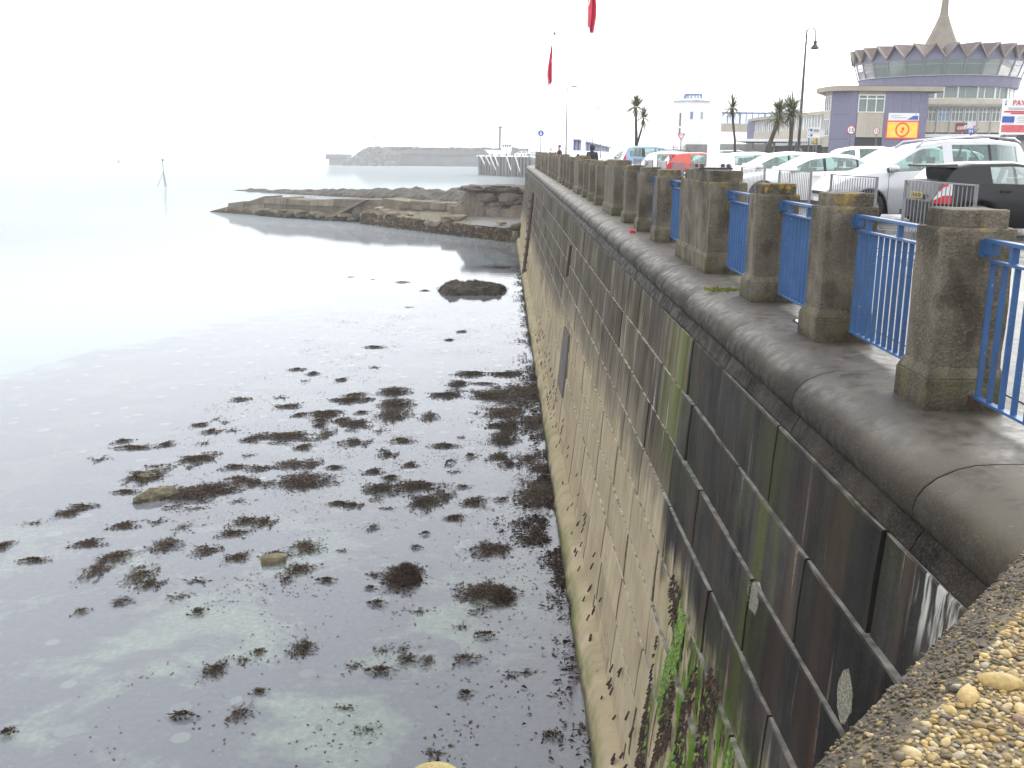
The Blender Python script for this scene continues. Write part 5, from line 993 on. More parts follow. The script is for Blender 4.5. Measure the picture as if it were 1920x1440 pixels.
def person(lab, loc, rz, h=1.76, hood=False, hair=HAIRB, longhair=False, top=CLOTHD, arms=.0):
    p = thing('person', lab, 'person', loc, rz); k = h/1.76
    S = lambda *q: tuple(c*k for c in q)
    pts, ed = [], []
    def chain(lst, start=None):
        prev = start
        for c, r in lst:
            pts.append((S(*c), tuple(q*k for q in r) if isinstance(r, tuple) else r*k)); i = len(pts)-1
            if prev is not None: ed.append((prev, i))
            prev = i
        return prev
    pel = chain([((0, 0, .95), (.12, .085))]); ch = chain([((0, .01, 1.15), (.14, .1)), ((0, 0, 1.36), (.17, .11)), ((0, 0, 1.45), (.075, .065)), ((0, -.01, 1.52), .058), ((0, -.02, 1.60), (.078, .09)), ((0, -.01, 1.68), (.082, .098)), ((0, -.01, 1.75), (.06, .07))], pel)
    cs = 2
    for s in (-1, 1):
        w_ = chain([((s*.19, 0, 1.40), .058), ((s*.235, .03, 1.14), .045), ((s*.23, -.1-arms, .93), .033), ((s*.225, -.14-arms, .86), (.034, .02))], cs)
        for q, ln in enumerate((.07, .085, .08, .06)): chain([((s*(.205+.013*q), -.15-arms, .83), .0085), ((s*(.203+.013*q), -.15-arms, .83-ln*.6), .008), ((s*(.2+.013*q), -.135-arms, .83-ln), .007)], w_)
        chain([((s*.19, -.16-arms, .85), .01), ((s*.18, -.18-arms, .81), .009)], w_)
        chain([((s*.1, 0, .86), .085), ((s*.11, -.01, .5), .056), ((s*.11, .02, .1), .04), ((s*.115, -.03, .045), .04), ((s*.12, -.14, .03), .03)], pel)
    skin_mesh('body', pts, ed, SKIN, p, 0, 2)
    pts, ed = [], []; a = chain([((0, 0, .62), (.2, .15)), ((0, 0, .8), (.19, .145)), ((0, .01, 1.0), (.175, .135)), ((0, .0, 1.3), (.2, .14)), ((0, 0, 1.43), (.12, .1)), ((0, -.005, 1.5), (.078, .075))])
    for s in (-1, 1): chain([((s*.2, 0, 1.39), .078), ((s*.245, .03, 1.14), .064), ((s*.235, -.08-arms, .96), .05)], 3)
    skin_mesh('jacket', pts, ed, top, p, 0, 2)
    pts, ed = [], []; a = chain([((0, 0, .98), (.16, .12)), ((0, 0, .88), (.165, .125))])
    for s in (-1, 1): chain([((s*.1, 0, .8), .1), ((s*.11, -.01, .5), .075), ((s*.112, .02, .1), .06)], 1)
    skin_mesh('trousers', pts, ed, TROU, p, 0, 1)
    for s in (-1, 1): b = MB(); b.lathe([(0, -.1*k), (.045*k, -.06*k), (.05*k, .06*k), (.035*k, .15*k), (0, .16*k)], 10, (s*.118*k, -.05*k, .045*k), axis='y'); b.build('shoe', SHOE, p)
    hc = Vector(S(0, -.012, 1.635))
    bm = bmesh.new(); bmesh.ops.create_icosphere(bm, subdivisions=3, radius=1)
    R3 = (.094, .108, .135) if not hood else (.125, .14, .155)
    for v in list(bm.verts):
        if (v.co.y < -.35 and v.co.z < .3) or v.co.z < (-.25 if not longhair and not hood else -.95): bm.verts.remove(v)
    for v in bm.verts: v.co = hc+Vector((v.co.x*R3[0]*k, (v.co.y*R3[1]+.012)*k, v.co.z*R3[2]*k))*1.0
    me = bpy.data.meshes.new('hair'); bm.to_mesh(me); bm.free(); o = link('hood' if hood else 'hair', me, top if hood else hair, p); o.modifiers.new('t', 'SOLIDIFY').thickness = .015
    b = MB(); b.hexa([(hc.x-.012, hc.y-.1, hc.z-.03), (hc.x+.012, hc.y-.1, hc.z-.03), (hc.x+.012, hc.y-.08, hc.z-.03), (hc.x-.012, hc.y-.08, hc.z-.03), (hc.x-.006, hc.y-.1+.014, hc.z+.02), (hc.x+.006, hc.y-.1+.014, hc.z+.02), (hc.x+.006, hc.y-.07, hc.z+.02), (hc.x-.006, hc.y-.07, hc.z+.02)]); b.hexa([(hc.x-.014, hc.y-.125, hc.z-.03), (hc.x+.014, hc.y-.125, hc.z-.03), (hc.x+.014, hc.y-.09, hc.z-.035), (hc.x-.014, hc.y-.09, hc.z-.035), (hc.x-.006, hc.y-.105, hc.z+.015), (hc.x+.006, hc.y-.105, hc.z+.015), (hc.x+.006, hc.y-.09, hc.z+.02), (hc.x-.006, hc.y-.09, hc.z+.02)]); b.build('nose', SKIN, p)
    for s in (-1, 1):
        b = MB(); b.lathe([(0, -.008), (.011, -.003), (.011, .004), (0, .008)], 8, (hc.x+s*.033, hc.y-.088, hc.z+.012), axis='y'); b.build('eye', HAIRD, p)
        if not hood: b = MB(); b.lathe([(0, -.01), (.024, -.004), (.028, .006), (0, .012)], 10, (hc.x+s*.08, hc.y+.0, hc.z-.005), axis='x'); b.build('ear', SKIN, p)
    b = MB(); b.box((hc.x, hc.y-.088, hc.z-.062), (.045, .014, .012)); b.build('mouth', plain('lips', (.3, .1, .09), .5), p)
    return p
person('person with short brown hair and dark jacket seen side on', (3.35, 60, zc(60)-.02), math.radians(-75), 1.78, arms=.12)
person('person in a dark hooded coat with the hood up, back to the camera', (4.1, 46.5, zc(46)-.02), PI, 1.74, True)
person('person with dark hair half hidden at the end of the pillars', (3.4, 71, zc(71)-.02), math.radians(60), 1.62, False, HAIRD, True, SHIRT)
# ------------------------------------------------------------------ sea terminal
RC = Vector((55.0, 130.0)); TZ = 6.58
term = thing('terminal', 'round sea terminal with zigzag crown roof, window ring and tall concrete spire', 'building', (RC.x, RC.y, TZ))
Z = lambda z: z-TZ
RT, RB = 10.2, 9.4
def ring(b, prof, n=56, tone=None): b.lathe([(r, Z(z)) for r, z in prof], n, tone=tone, smooth=False)
NF = 28; A0_ = -PI/2
b = MB(); V = []
for i in range(NF*2):
    a = A0_+PI*i/NF; pk = i % 2 == 0; r = RT+.55 if pk else RT+.15; z = 20.6 if pk else 19.1
    V += [(r*math.cos(a), r*math.sin(a), Z(z)), (3.0*math.cos(a), 3.0*math.sin(a), Z(21.0 if pk else 20.3))]
m = NF*2; b.add(V, [(2*i, 2*((i+1) % m), 2*((i+1) % m)+1, 2*i+1) for i in range(m)], .5); o = b.build('roof', ROOFF, term)
b = MB()
for i in range(NF*2):
    p, q2 = Vector(V[2*i]), Vector(V[2*((i+1) % m)]); e = Vector((p.x, p.y, 0)).normalized()*.1; e2 = Vector((q2.x, q2.y, 0)).normalized()*.1; dn = Vector((0, 0, -.22)); u2 = Vector((0, 0, .04))
    b.hexa([p-e+dn, q2-e2+dn, q2+e2+dn, p+e+dn, p-e+u2, q2-e2+u2, q2+e2+u2, p+e+u2])
b.build('roof_edge', m_panel('dark stained trim', (.2, .175, .15), .2), term)
b = MB()
for i in range(0, NF*2):   # mauve gables under the folds
    a, a2 = A0_+PI*i/NF, A0_+PI*(i+1)/NF; z1, z2 = (20.45, 18.95) if i % 2 == 0 else (18.95, 20.45); r = RT-.12
    b.add([(r*math.cos(a), r*math.sin(a), Z(18.75)), (r*math.cos(a2), r*math.sin(a2), Z(18.75)), (r*math.cos(a2), r*math.sin(a2), Z(z2)), (r*math.cos(a), r*math.sin(a), Z(z1))], [(0, 1, 2, 3)])
b.build('gable_panels', PURPLE, term)
b = MB(); ring(b, [(RB-.0, 17.0), (RB+.22, 16.94), (RB+.12, 16.86), (RB-.02, 15.75), (RB-.5, 15.7)], NF); b.build('panel_band', PURPLE, term)
b = MB(); b.lathe([(RB+.02, Z(16.95)), (RB+.3, Z(16.95)), (RB+.3, Z(17.02)), (RB+.02, Z(17.02))], NF, smooth=False); b.build('window_sill', GFRAME, term)
for i in range(NF):
    a, a2 = A0_+2*PI*(i-.5)/NF, A0_+2*PI*(i+.5)/NF; r0, r1 = RB+.12, RT-.1; am = (a+a2)/2
    if math.sin(am) > .45: continue
    g = .012
    P = lambda aa, z, dr=0: ((r0+(r1-r0)*(z-17.0)/1.75+dr)*math.cos(aa), (r0+(r1-r0)*(z-17.0)/1.75+dr)*math.sin(aa), Z(z))
    fr_ = MB()
    for aa in (a, a2): fr_.hexa([P(aa-g, 17.0, -.06), P(aa+g, 17.0, -.06), P(aa+g, 17.0, .06), P(aa-g, 17.0, .06), P(aa-g, 18.76, -.06), P(aa+g, 18.76, -.06), P(aa+g, 18.76, .06), P(aa-g, 18.76, .06)])
    for z in (18.22,): fr_.hexa([P(a+g, z, -.04), P(a2-g, z, -.04), P(a2-g, z, .04), P(a+g, z, .04), P(a+g, z+.06, -.04), P(a2-g, z+.06, -.04), P(a2-g, z+.06, .04), P(a+g, z+.06, .04)])
    w_ = fr_.build('window', GFRAME, term)
    gl = MB(); gl.add([P(a+g, 17.02), P(a2-g, 17.02), P(a2-g, 18.75), P(a+g, 18.75)], [(0, 1, 2, 3)]); gl.build('pane', BGLASS, w_)
b = MB(); ring(b, [(7.5, 17), (7.5, 19.4)], 28); b.lathe([(0, Z(17.0)), (RB, Z(17.0))], 28); b.build('inner_core', plain('room behind the glass', (.16, .17, .15), .9, .4, .6), term)
b = MB()
for k in range(14): a = A0_+(-1.1+2.2*k/13); b.box((8.3*math.cos(a), 8.3*math.sin(a), Z(17.35)), (.9, .5, .7), a, None)
b.build('furniture', WREND, term)
b = MB(); SPR = [(4.3, 19.6), (2.35, 20.6), (1.9, 21.5), (1.28, 22.9), (.8, 24.1), (.57, 24.75), (.47, 25.4), (.41, 26.6), (.36, 30), (.28, 36), (.1, 41)]; b.lathe([(r, Z(z)) for r, z in SPR], 12, smooth=False); b.build('spire', m_rock('board marked concrete', (.15, .125, .1), (.225, .195, .16), (.31, .275, .23), .5), term)
# lower storeys of the drum and the long wing to its side
b = MB(); ring(b, [(RB-.75, 15.75), (RB-.75, 14.35)], 40); b.build('storey_back', DARKIN, term)
for i in range(-5, 6):
    a = A0_+i*.27; r = RB-.5; fm = MB(); t = a+PI/2; c = (r*math.cos(a), r*math.sin(a), Z(15.03)); fm.box((c[0], c[1], Z(15.72)), (2.55, .08, .08), t); fm.box((c[0], c[1], Z(14.38)), (2.55, .08, .08), t)
    for s in (-1.27, -.3, 1.27): fm.box((c[0]+s*math.cos(t), c[1]+s*math.sin(t), c[2]), (.1, .08, 1.3), t)
    w_ = fm.build('window', WFRAME if i % 3 else GFRAME, term); gl = MB(); gl.box((c[0]-.04*math.cos(a), c[1]-.04*math.sin(a), c[2]), (2.5, .02, 1.28), t); gl.build('pane', BGLASS if i not in (3, ) else WREND, w_)
b = MB(); ring(b, [(RB-.75, 14.35), (RB-.1, 14.35), (RB-.1, 13.2), (RB-.3, 13.15), (RB-.3, 12.85), (RB-.8, 12.8)], 28); b.build('cream_band', CREAM, term)
wg = thing('terminal_wing', 'cream two storey shop wing below the round terminal', 'building', (0, 0, TZ))
WA, WB_ = Vector((47.0, 117.8)), Vector((72.0, 113.0)); wd = (WB_-WA).normalized(); wn_ = Vector((-wd.y, wd.x)); wl = (WB_-WA).length; wa = math.atan2(wd.y, wd.x)
def on(t, z, o=0): p = WA+wd*t-wn_*o; return (p.x, p.y, Z(z))
def wbox(b, t0, t1, z0, z1, o0, o1): P = [on(t0, z0, o1), on(t1, z0, o1), on(t1, z0, o0), on(t0, z0, o0), on(t0, z1, o1), on(t1, z1, o1), on(t1, z1, o0), on(t0, z1, o0)]; b.hexa(P)
b = MB(); wbox(b, 0, wl, TZ, 13.15, -9, -.2); b.build('wall', DARKIN, wg)
b = MB(); wbox(b, 0, wl, 10.35, 11.55, -.2, 0); wbox(b, 0, wl, 13.12, 13.3, -.3, .45); b.build('facade_panels', CREAM, wg)
b = MB(); wbox(b, 0, wl, 13.28, 13.5, -9, .6); b.build('roof', GREYC, wg)
b = MB(); wbox(b, 0, wl, 9.75, 10.15, .0, 1.6); b.build('canopy', WREND, wg)
nW = 17
for i in range(nW):
    t0 = .2+i*1.46; t1 = t0+1.25; fm = MB()
    for t in (t0, t0+.42, t0+.82, t1): wbox(fm, t-.035, t+.035, 11.55, 13.1, -.1, .02)
    for z in (11.6, 12.62, 13.07): wbox(fm, t0, t1, z-.035, z+.035, -.1, .025)
    w_ = fm.build('window', WFRAME, wg); gl = MB(); wbox(gl, t0, t1, 11.58, 13.08, -.08, -.05); gl.build('pane', BGLASS if i % 4 != 2 else plain('blue blind', (.2, .3, .42), .6) if i == 2 else BGLASS, w_)
    b = MB(); wbox(b, t1+.04, t1+.17, 9.0, 13.12, -.2, .12); b.build('mullion_pier', GREYC, wg)
for i in range(10):
    b = MB(); wbox(b, .4+i*2.4, 2.4+i*2.4, 7.0, 9.7, -.2, -.1); b.build('shop_window', DGLASS, wg)
def text(body, size, loc, rz, m, parent, ex=.01, name='lettering', align='CENTER'):
    cu = bpy.data.curves.new(name, 'FONT'); cu.body = body; cu.size = size; cu.extrude = ex; cu.align_x = align; cu.align_y = 'CENTER'; cu.offset = size*.012
    o = bpy.data.objects.new(name, cu); COL.objects.link(o); cu.materials.append(m); o.location = loc; o.rotation_euler = (PI/2, 0, rz)
    dg = bpy.context.evaluated_depsgraph_get(); me = bpy.data.meshes.new_from_object(o.evaluated_get(dg)); bpy.data.objects.remove(o)
    o = bpy.data.objects.new(name, me); COL.objects.link(o); o.location = loc; o.rotation_euler = (PI/2, 0, rz)
    if parent: o.parent = parent
    return o
def board(name, lab, x, y, z, w_, h, m, rz=0, th=.06, cat='sign'):
    t = thing(name, lab, cat, (x, y, z), rz); b = MB(); b.box((0, 0, 0), (w_, th, h)); b.build('panel', m, t); return t
def fbox(t, x, z, w_, h, m, d=.05, name='print'):
    b = MB(); b.box((x, -d, z), (w_, .012, h)); return b.build(name, m, t)
p = on(1.15, 10.9, .1); s = board('shop_sign', 'white shop sign with a blue figure and red panel on the terminal wing', p[0], p[1], p[2]+TZ, 1.5, 1.15, SIGNW, wa); fbox(s, .28, .1, .92, .8, SIGNR); fbox(s, -.5, .05, .22, .8, SIGNB); fbox(s, .3, .08, .7, .07, SIGNW, .062); fbox(s, 0, -.36, 1.1, .05, SIGNG)
p = on(6.15, 10.9, .1); s = board('shop_sign', 'dark maroon shop sign with white lettering partly behind the blue IN sign', p[0], p[1], p[2]+TZ, 2.0, 1.0, MAROON, wa); text('coffee', .68, (0, -.05, 0), 0, SIGNW, s)
# ------------------------------------------------------------------ front block
fb = thing('terminal_block', 'mauve panelled two storey block with oversailing flat roof', 'building', (0, 0, TZ))
F0 = [(36.15, 114.5), (35.85, 111.4), (37.5, 110.0), (45.75, 110.0), (46.3, 112), (46.3, 121), (39.6, 121)]
b = MB(); b.prism(F0, 0, Z(14.45)); b.build('wall', DARKIN, fb)
ROOF0 = [(34.9, 114.2), (35.0, 111.4), (36.3, 109.5), (46.9, 109.2), (47.6, 110.5), (47.6, 121.5), (38.4, 121.5)]
b = MB(); b.prism(ROOF0, Z(14.42), Z(14.9)); b.build('roof', BEIGEF, fb)
b = MB(); b.prism([(x+(.35 if x < 40 else -.35), y+.35) for x, y in ROOF0], Z(14.9), Z(14.98)); b.build('roof_felt', ROOFF, fb)
def fpan(b, x0, x1, z0, z1, y=109.9, t=.1): b.box(((x0+x1)/2, y, Z((z0+z1)/2)), (x1-x0, t, z1-z0))
jm = plain('pale joint', (.3, .3, .38), .7)
for x0, x1, n in ((37.46, 38.15, 1), (41.1, 45.75, 5)):
    b = MB(); st = (x1-x0)/n
    for i in range(n):
        for z0, z1 in ((TZ, 9.4), (9.43, 12.0), (12.03, 14.42)): fpan(b, x0+i*st+.02, x0+(i+1)*st-.02, z0, z1)
    b.build('facing_panels', PURPLE, fb)
    b = MB(); fpan(b, x0, x1, TZ, 14.42, 109.93, .06); b.build('panel_joints', jm, fb)
b = MB()
for (xa, ya), (xb, yb) in ((F0[1], F0[2]),):
    dx, dy = xb-xa, yb-ya; a = math.atan2(dy, dx); L = math.hypot(dx, dy)
    for z0, z1 in ((TZ, 9.4), (9.43, 12.0), (12.03, 14.42)): b.box(((xa+xb)/2+.05*math.sin(a), (ya+yb)/2-.05*math.cos(a), Z((z0+z1)/2)), (L, .1, z1-z0), a)
b.build('facing_panels', PURPLE, fb)
(xa, ya), (xb, yb) = F0[0], F0[1]; a = math.atan2(yb-ya, xb-xa); L = math.hypot(xb-xa, yb-ya); cx_, cy_ = (xa+xb)/2+.04*math.sin(a), (ya+yb)/2-.04*math.cos(a)
b = MB(); b.box((cx_, cy_, Z(12.0)), (L, .1, .9), a); b.box((cx_, cy_, Z(9.2)), (L, .1, 1.2), a); b.box((cx_, cy_, Z(14.2)), (L, .1, .45), a); b.build('side_panels', CREAM, fb)
for z0, z1 in ((12.45, 14.0), (9.8, 11.55)):
    fm = MB(); 
    for t in (-.48, -.16, .16, .48): fm.box((cx_+t*L*math.cos(a), cy_+t*L*math.sin(a), Z((z0+z1)/2)), (.09, .14, z1-z0), a)
    for z in (z0, z1): fm.box((cx_, cy_, Z(z)), (L, .14, .08), a)
    w_ = fm.build('window', WFRAME, fb); g_ = MB(); g_.box((cx_, cy_, Z((z0+z1)/2)), (L, .02, z1-z0), a); g_.build('pane', DGLASS, w_)
b = MB(); fpan(b, 38.2, 41.05, 9.62, 12.2); b.build('cream_panel', CREAM, fb)
b = MB(); fpan(b, 38.2, 41.05, TZ, 9.6, 110.2); b.build('entrance', DARKIN, fb)
fm = MB()
for x in (38.22, 39.12, 40.1, 41.0): fpan(fm, x-.05, x+.05, 12.22, 14.0, 109.86, .12)
for z in (12.24, 13.62, 14.0): fpan(fm, 38.2, 41.05, z-.05, z+.05, 109.86, .13)
w_ = fm.build('window', WFRAME, fb); g_ = MB(); fpan(g_, 38.2, 41.05, 12.24, 14.0, 109.94, .02); g_.build('pane', BGLASS, w_)
b = MB(); fpan(b, 38.2, 41.05, 14.05, 14.42); b.build('cream_panel', BEIGEF, fb)
lm = NT('lit ceiling lamp'); lm.fin((.9, .85, .6), .5); lm.b.inputs['Emission Color'].default_value = (1, .9, .6, 1); lm.b.inputs['Emission Strength'].default_value = .7
b = MB(); b.box((39.2, 111.2, Z(13.75)), (.9, .3, .05)); tag(b.build('ceiling_lamp', lm.m, fb))
b = MB(); b.box((39.6, 111.5, Z(13.2)), (2.7, .05, 2)); b.build('room_back', plain('dim room', (.14, .13, .11), .9), fb)
s = board('banner', 'white banner with a blue wedge above the lit orange screen', 43.2, 109.78, 11.78, 3.3, .78, SIGNW); b = MB(); b.add([(.35, -.045, -.3), (1.55, -.045, -.3), (1.55, -.045, .12), (1.05, -.045, .12)], [(0, 1, 2, 3)]); b.build('wedge', SIGNB, s); fbox(s, -.55, -.08, 1.7, .05, SIGNG); fbox(s, -.9, .12, 1.0, .05, SIGNG); fbox(s, 1.3, .28, .08, .12, SIGNB)
# lit screen
def emis(name, c, e):
    q = NT(name); f = q.noise(q.pos(), 1.8, 3); col = q.ramp(f, [(.35, tuple(x*.8 for x in c)), (.65, c)]); q.fin(col, .4); q.L(col, q.b.inputs['Emission Color']); q.b.inputs['Emission Strength'].default_value = e; return q.m
s = board('screen', 'lit orange display screen with a red ring emblem and red border', 43.15, 109.76, 10.42, 3.5, 1.85, emis('red lit border', (.75, .03, .04), .25))
fbox(s, 0, 0, 3.25, 1.6, emis('orange lit screen', (.85, .36, .035), .4), .05, 'display')
EM = emis('red lit emblem', (.7, .03, .03), .25)
b = MB()
for k in range(40):
    a, a2 = 2*PI*k/40, 2*PI*(k+1)/40; b.add([(.6*math.cos(a), -.062, .6*math.sin(a)), (.6*math.cos(a2), -.062, .6*math.sin(a2)), (.78*math.cos(a2), -.062, .78*math.sin(a2)), (.78*math.cos(a), -.062, .78*math.sin(a))], [(0, 1, 2, 3)])
b.build('emblem_ring', EM, s)
b = MB()
for k in range(9):
    a = random.random()*6.28; r = random.uniform(.02, .24); b.prism([(0, 0)]*0 or [(r*math.cos(a)+q*math.cos(t), r*math.sin(a)+q*.7*math.sin(t)) for t, q in [(2*PI*j/7, random.uniform(.06, .17)) for j in range(7)]], 0, .008)
me = MB(); me.add([(v[0], -.062-v[2], v[1]) for v in b.v], b.f); me.build('emblem_figure', EM, s)
# ------------------------------------------------------------------ left wing, canopies, bridge, tower
lw = thing('terminal_gallery', 'curved two storey glazed gallery behind the palms', 'building', (0, 0, TZ))
arc = [(37.4, 152), (36.9, 147), (37.1, 142), (37.6, 137), (38.1, 132), (38.6, 127), (39.1, 121.2)]
b = MB(); b.prism(arc+[(60, 121.2), (60, 152)], 0, Z(12.3)); b.build('wall', DARKIN, lw)
b = MB(); b.prism([(x-.7, y) for x, y in arc]+[(60, 121.0), (60, 152.5), (36.7, 153)], Z(12.45), Z(12.85)); b.build('roof', BEIGEF, lw)
for (x0, y0), (x1, y1) in zip(arc[:-1], arc[1:]):
    a = math.atan2(y1-y0, x1-x0); L = math.hypot(x1-x0, y1-y0); nx, ny = math.sin(a), -math.cos(a)
    b = MB(); b.box(((x0+x1)/2+nx*.05, (y0+y1)/2+ny*.05, Z(10.3)), (L, .12, 1.1), a); b.build('spandrel', CREAM, lw)
    for k in range(2):
        t0 = (k+.04)/2; t1 = (k+.96)/2; fm = MB(); c = ((x0+(x1-x0)*(t0+t1)/2)+nx*.03, (y0+(y1-y0)*(t0+t1)/2)+ny*.03); wl_ = L*(t1-t0)
        for zz, hh in ((11.62, 1.62), (9.35, .8)):
            for t in (-.5, -.17, .17, .5): fm.box((c[0]+t*wl_*math.cos(a), c[1]+t*wl_*math.sin(a), Z(zz)), (.12, .14, hh), a)
            for z in (-.5, .5): fm.box((c[0], c[1], Z(zz+z*hh)), (wl_, .14, .1), a)
        w_ = fm.build('window', WFRAME, lw); g_ = MB(); g_.box((c[0]-nx*.03, c[1]-ny*.03, Z(11.62)), (wl_, .02, 1.6), a); g_.box((c[0]-nx*.03, c[1]-ny*.03, Z(9.35)), (wl_, .02, .8), a); g_.build('pane', plain('curtained glass', (.3, .32, .32), .15, .3, .8, .6), w_)
b = MB(); b.prism([(37.2, 150), (36.6, 152.5), (37.3, 153), (37.6, 150)], 0, Z(12.4)); b.build('end_panel', PURPLE, lw)
cn = thing('canopy', 'long flat white canopy over the walkway in front of the gallery', 'canopy', (0, 0, TZ))
b = MB(); b.prism([(27.6, 121), (36.6, 118), (37.5, 121), (36.2, 136), (33.6, 140)], Z(9.2), Z(9.5)); b.build('deck', WREND, cn)
for x, y in ((30.2, 122.6), (32.6, 121.6), (35, 121), (33.5, 129), (35.3, 132)): b = MB(); b.tube([(x, y, 0), (x, y, Z(9.2))], .11, 8); b.build('column', GREYC, cn)
b = MB(); b.box((33.2, 140.5, Z(7.9)), (8, .3, 2.4)); b.build('back_wall', GREYC, cn)
tag(cn)
pc = thing('porch', 'pale box shaped porch canopy at the side of the mauve block', 'canopy', (0, 0, TZ)); b = MB(); b.hexa([(35.3, 116.5, Z(9.75)), (36.1, 113.0, Z(9.6)), (37.0, 113.4, Z(9.6)), (36.4, 117, Z(9.75)), (35.3, 116.5, Z(10.35)), (36.1, 113.0, Z(10.45)), (37.0, 113.4, Z(10.45)), (36.4, 117, Z(10.35))]); b.build('fascia', plain('pale metal', (.55, .57, .57), .5), pc)
for x, y in ((35.6, 116), (36.1, 113.6)): b = MB(); b.tube([(x, y, 0), (x, y, Z(9.7))], .07, 8); b.build('column', GALV, pc)
fbg = thing('footbridge', 'glazed footbridge with blue frames over a pale girder', 'bridge', (0, 0, 0))
def brg(x0, x1, z0, z1, m, nm, y=200, d=3.0): b = MB(); b.box(((x0+x1)/2, y+d/2, (z0+z1)/2), (x1-x0, d, z1-z0)); return b.build(nm, m, fbg)
brg(41.5, 58, 12.05, 13.45, CREAM, 'girder'); brg(41.4, 58, 13.45, 13.62, GFRAME, 'deck'); brg(41.4, 58, 15.55, 15.75, NAVY, 'roof')
BF = plain('blue frame paint', (.09, .16, .4), .5)
for i in range(14): b = MB(); b.box((41.6+i*1.22, 200, 14.6), (.3 if i % 4 == 0 else .14, .2, 1.95)); b.build('frame_post', BF, fbg)
g_ = MB(); g_.box((49.7, 200.15, 14.6), (16.4, .04, 1.9)); g_.build('glazing', m_glass('clear bridge glass', (.85, .9, .95), .85), fbg)
for x in (41.9, 57): b = MB(); b.box((x, 201.5, 9.3), (.6, .8, 5.5)); b.build('pier', GREYC, fbg)
b = MB()
for x0, x1 in ((41.5, 58),): b.tube([(x0, 200, 16.3), (x1, 200, 16.3)], .05, 6); [b.tube([(x, 200, 15.7), (x, 200, 16.3)], .04, 6) for x in np.arange(41.6, 58, 2.4)]
b.build('roof_rail', GALV, fbg)
tw = thing('white_tower', 'white rendered tower with two narrow windows and a blue lantern', 'building', (43.2, 233, 6.58))
OC = lambda r, sq=1: [(r*math.cos(PI/8+k*PI/4), r*math.sin(PI/8+k*PI/4)) for k in range(8)]
b = MB(); b.prism(OC(4.35), -.2, 12.6); b.build('wall', WREND, tw); b = MB(); b.prism(OC(4.7), 12.6, 12.85); b.lathe([(4.6, 12.85), (2.4, 13.3), (0, 13.3)], 8, smooth=False); b.build('roof', plain('pale grey roof', (.5, .5, .5), .8), tw)
b = MB(); b.prism(OC(2.1), 14.15, 14.4)
for k in range(8): x, y = OC(2.0)[k]; b.box((x, y, 13.7), (.22, .22, 1.1))
b.build('lantern', BF, tw); b = MB(); b.prism(OC(1.9), 13.25, 14.2); b.build('lantern_glass', m_glass('lantern glass', (.8, .88, .95), .7), tw)
for x, m_ in ((-.9, BF), (1.4, GFRAME)): b = MB(); b.box((x, -4.06, 9.55), (.55, .12, 1.6)); b.build('window', m_, tw)
b = MB(); b.tube([(-1.9, 0, 14.3), (1.0, 0, 16.4)], .06, 6); b.build('aerial', POLEG, tw)
b = MB(); b.tube([(4.1, -2.6, 12.4), (4.05, -2.6, 5.5)], .1, 6); b.build('drainpipe', POLEG, tw)
b = MB()
xs_ = np.linspace(30, 60, 16)
for x in xs_: b.box((x, 190, 8.3), (.12, .12, 2.0))
b.box((45, 190, 8.9), (30, .1, .1)); b.box((45, 190.3, 7.6), (30, .3, 1.9)); tag(b.build('low_wall', GREYC), 'low grey wall with a railing below the footbridge', 'wall')
b = MB(); b.box((36.5, 172, 8.2), (11, .4, 2.2)); tag(b.build('stone_wall', m_rock('grey rubble wall', (.14, .13, .13), (.22, .21, .2), (.3, .29, .28), .8)), 'grey rubble wall behind the give way sign', 'wall')
wk = thing('walkway', 'long covered walkway with dark blue panels fading into the mist', 'walkway', (0, 0, 6.58)); n = 17
for i in range(n):
    t0, t1 = i/n, (i+.55)/n
    if i == 2: continue
    P = lambda t: Vector((10.4+21*t, 150+150*t)); a_, c_ = P(t0), P(t1); b = MB(); b.hexa([(a_.x, a_.y, 1.5), (c_.x, c_.y, 1.5), (c_.x+.3, c_.y-.1, 1.5), (a_.x+.3, a_.y-.1, 1.5), (a_.x, a_.y, 2.9), (c_.x, c_.y, 2.9), (c_.x+.3, c_.y-.1, 2.9), (a_.x+.3, a_.y-.1, 2.9)]); b.build('panel', NAVY, wk)
b = MB(); b.hexa([(10.3, 149.5, 2.9), (31.4, 300, 2.6), (32.4, 300, 2.6), (11.3, 149.5, 2.9), (10.3, 149.5, 3.1), (31.4, 300, 2.8), (32.4, 300, 2.8), (11.3, 149.5, 3.1)]); b.build('roof', NAVY, wk)
b = MB(); b.hexa([(10.6, 150, 0), (31.7, 300, 0), (32, 300, 0), (10.9, 150, 0), (10.6, 150, 1.5), (31.7, 300, 1.4), (32, 300, 1.4), (10.9, 150, 1.5)]); b.build('base_wall', WREND, wk)
# ------------------------------------------------------------------ lamp posts, signs, palms
def lamp(lab, x, y, top, r=.07, m=POLEG):
    t = thing('lamp_post', lab, 'lamp post', (x, y, zc(y)-.1), 0, 'slim lamp posts along the road'); h = top-zc(y)+.1
    b = MB(); b.tube([(0, 0, 0), (0, 0, h*.3), (0, 0, h)], [r*1.5, r, r*.7], 8); b.build('pole', m, t)
    b = MB(); b.tube([(0, 0, h-.05), (.3, 0, h+.05), (.55, 0, h+.05)], .035, 6); b.build('arm', m, t)
    b = MB(); b.box((.75, 0, h+.05), (.55, .22, .12)); b.build('lantern', m, t)
lamp('tall dark lamp post rising behind the end of the pillars', 6.85, 110, 14.58, .075)
lamp('second lamp post along, fainter and shorter', 13.7, 155, 14.4, .07)
lamp('third lamp post along, very faint', 17.85, 185, 14.4, .07)
lamp('fourth lamp post along, almost lost in the mist', 21.8, 212, 14.4, .07)
ol = thing('ornate_lamp', 'tall black street lamp with a curled arm and hanging bell lantern', 'street lamp', (21.9, 75, zc(75)-.12)); h = 16.5-zc(75)
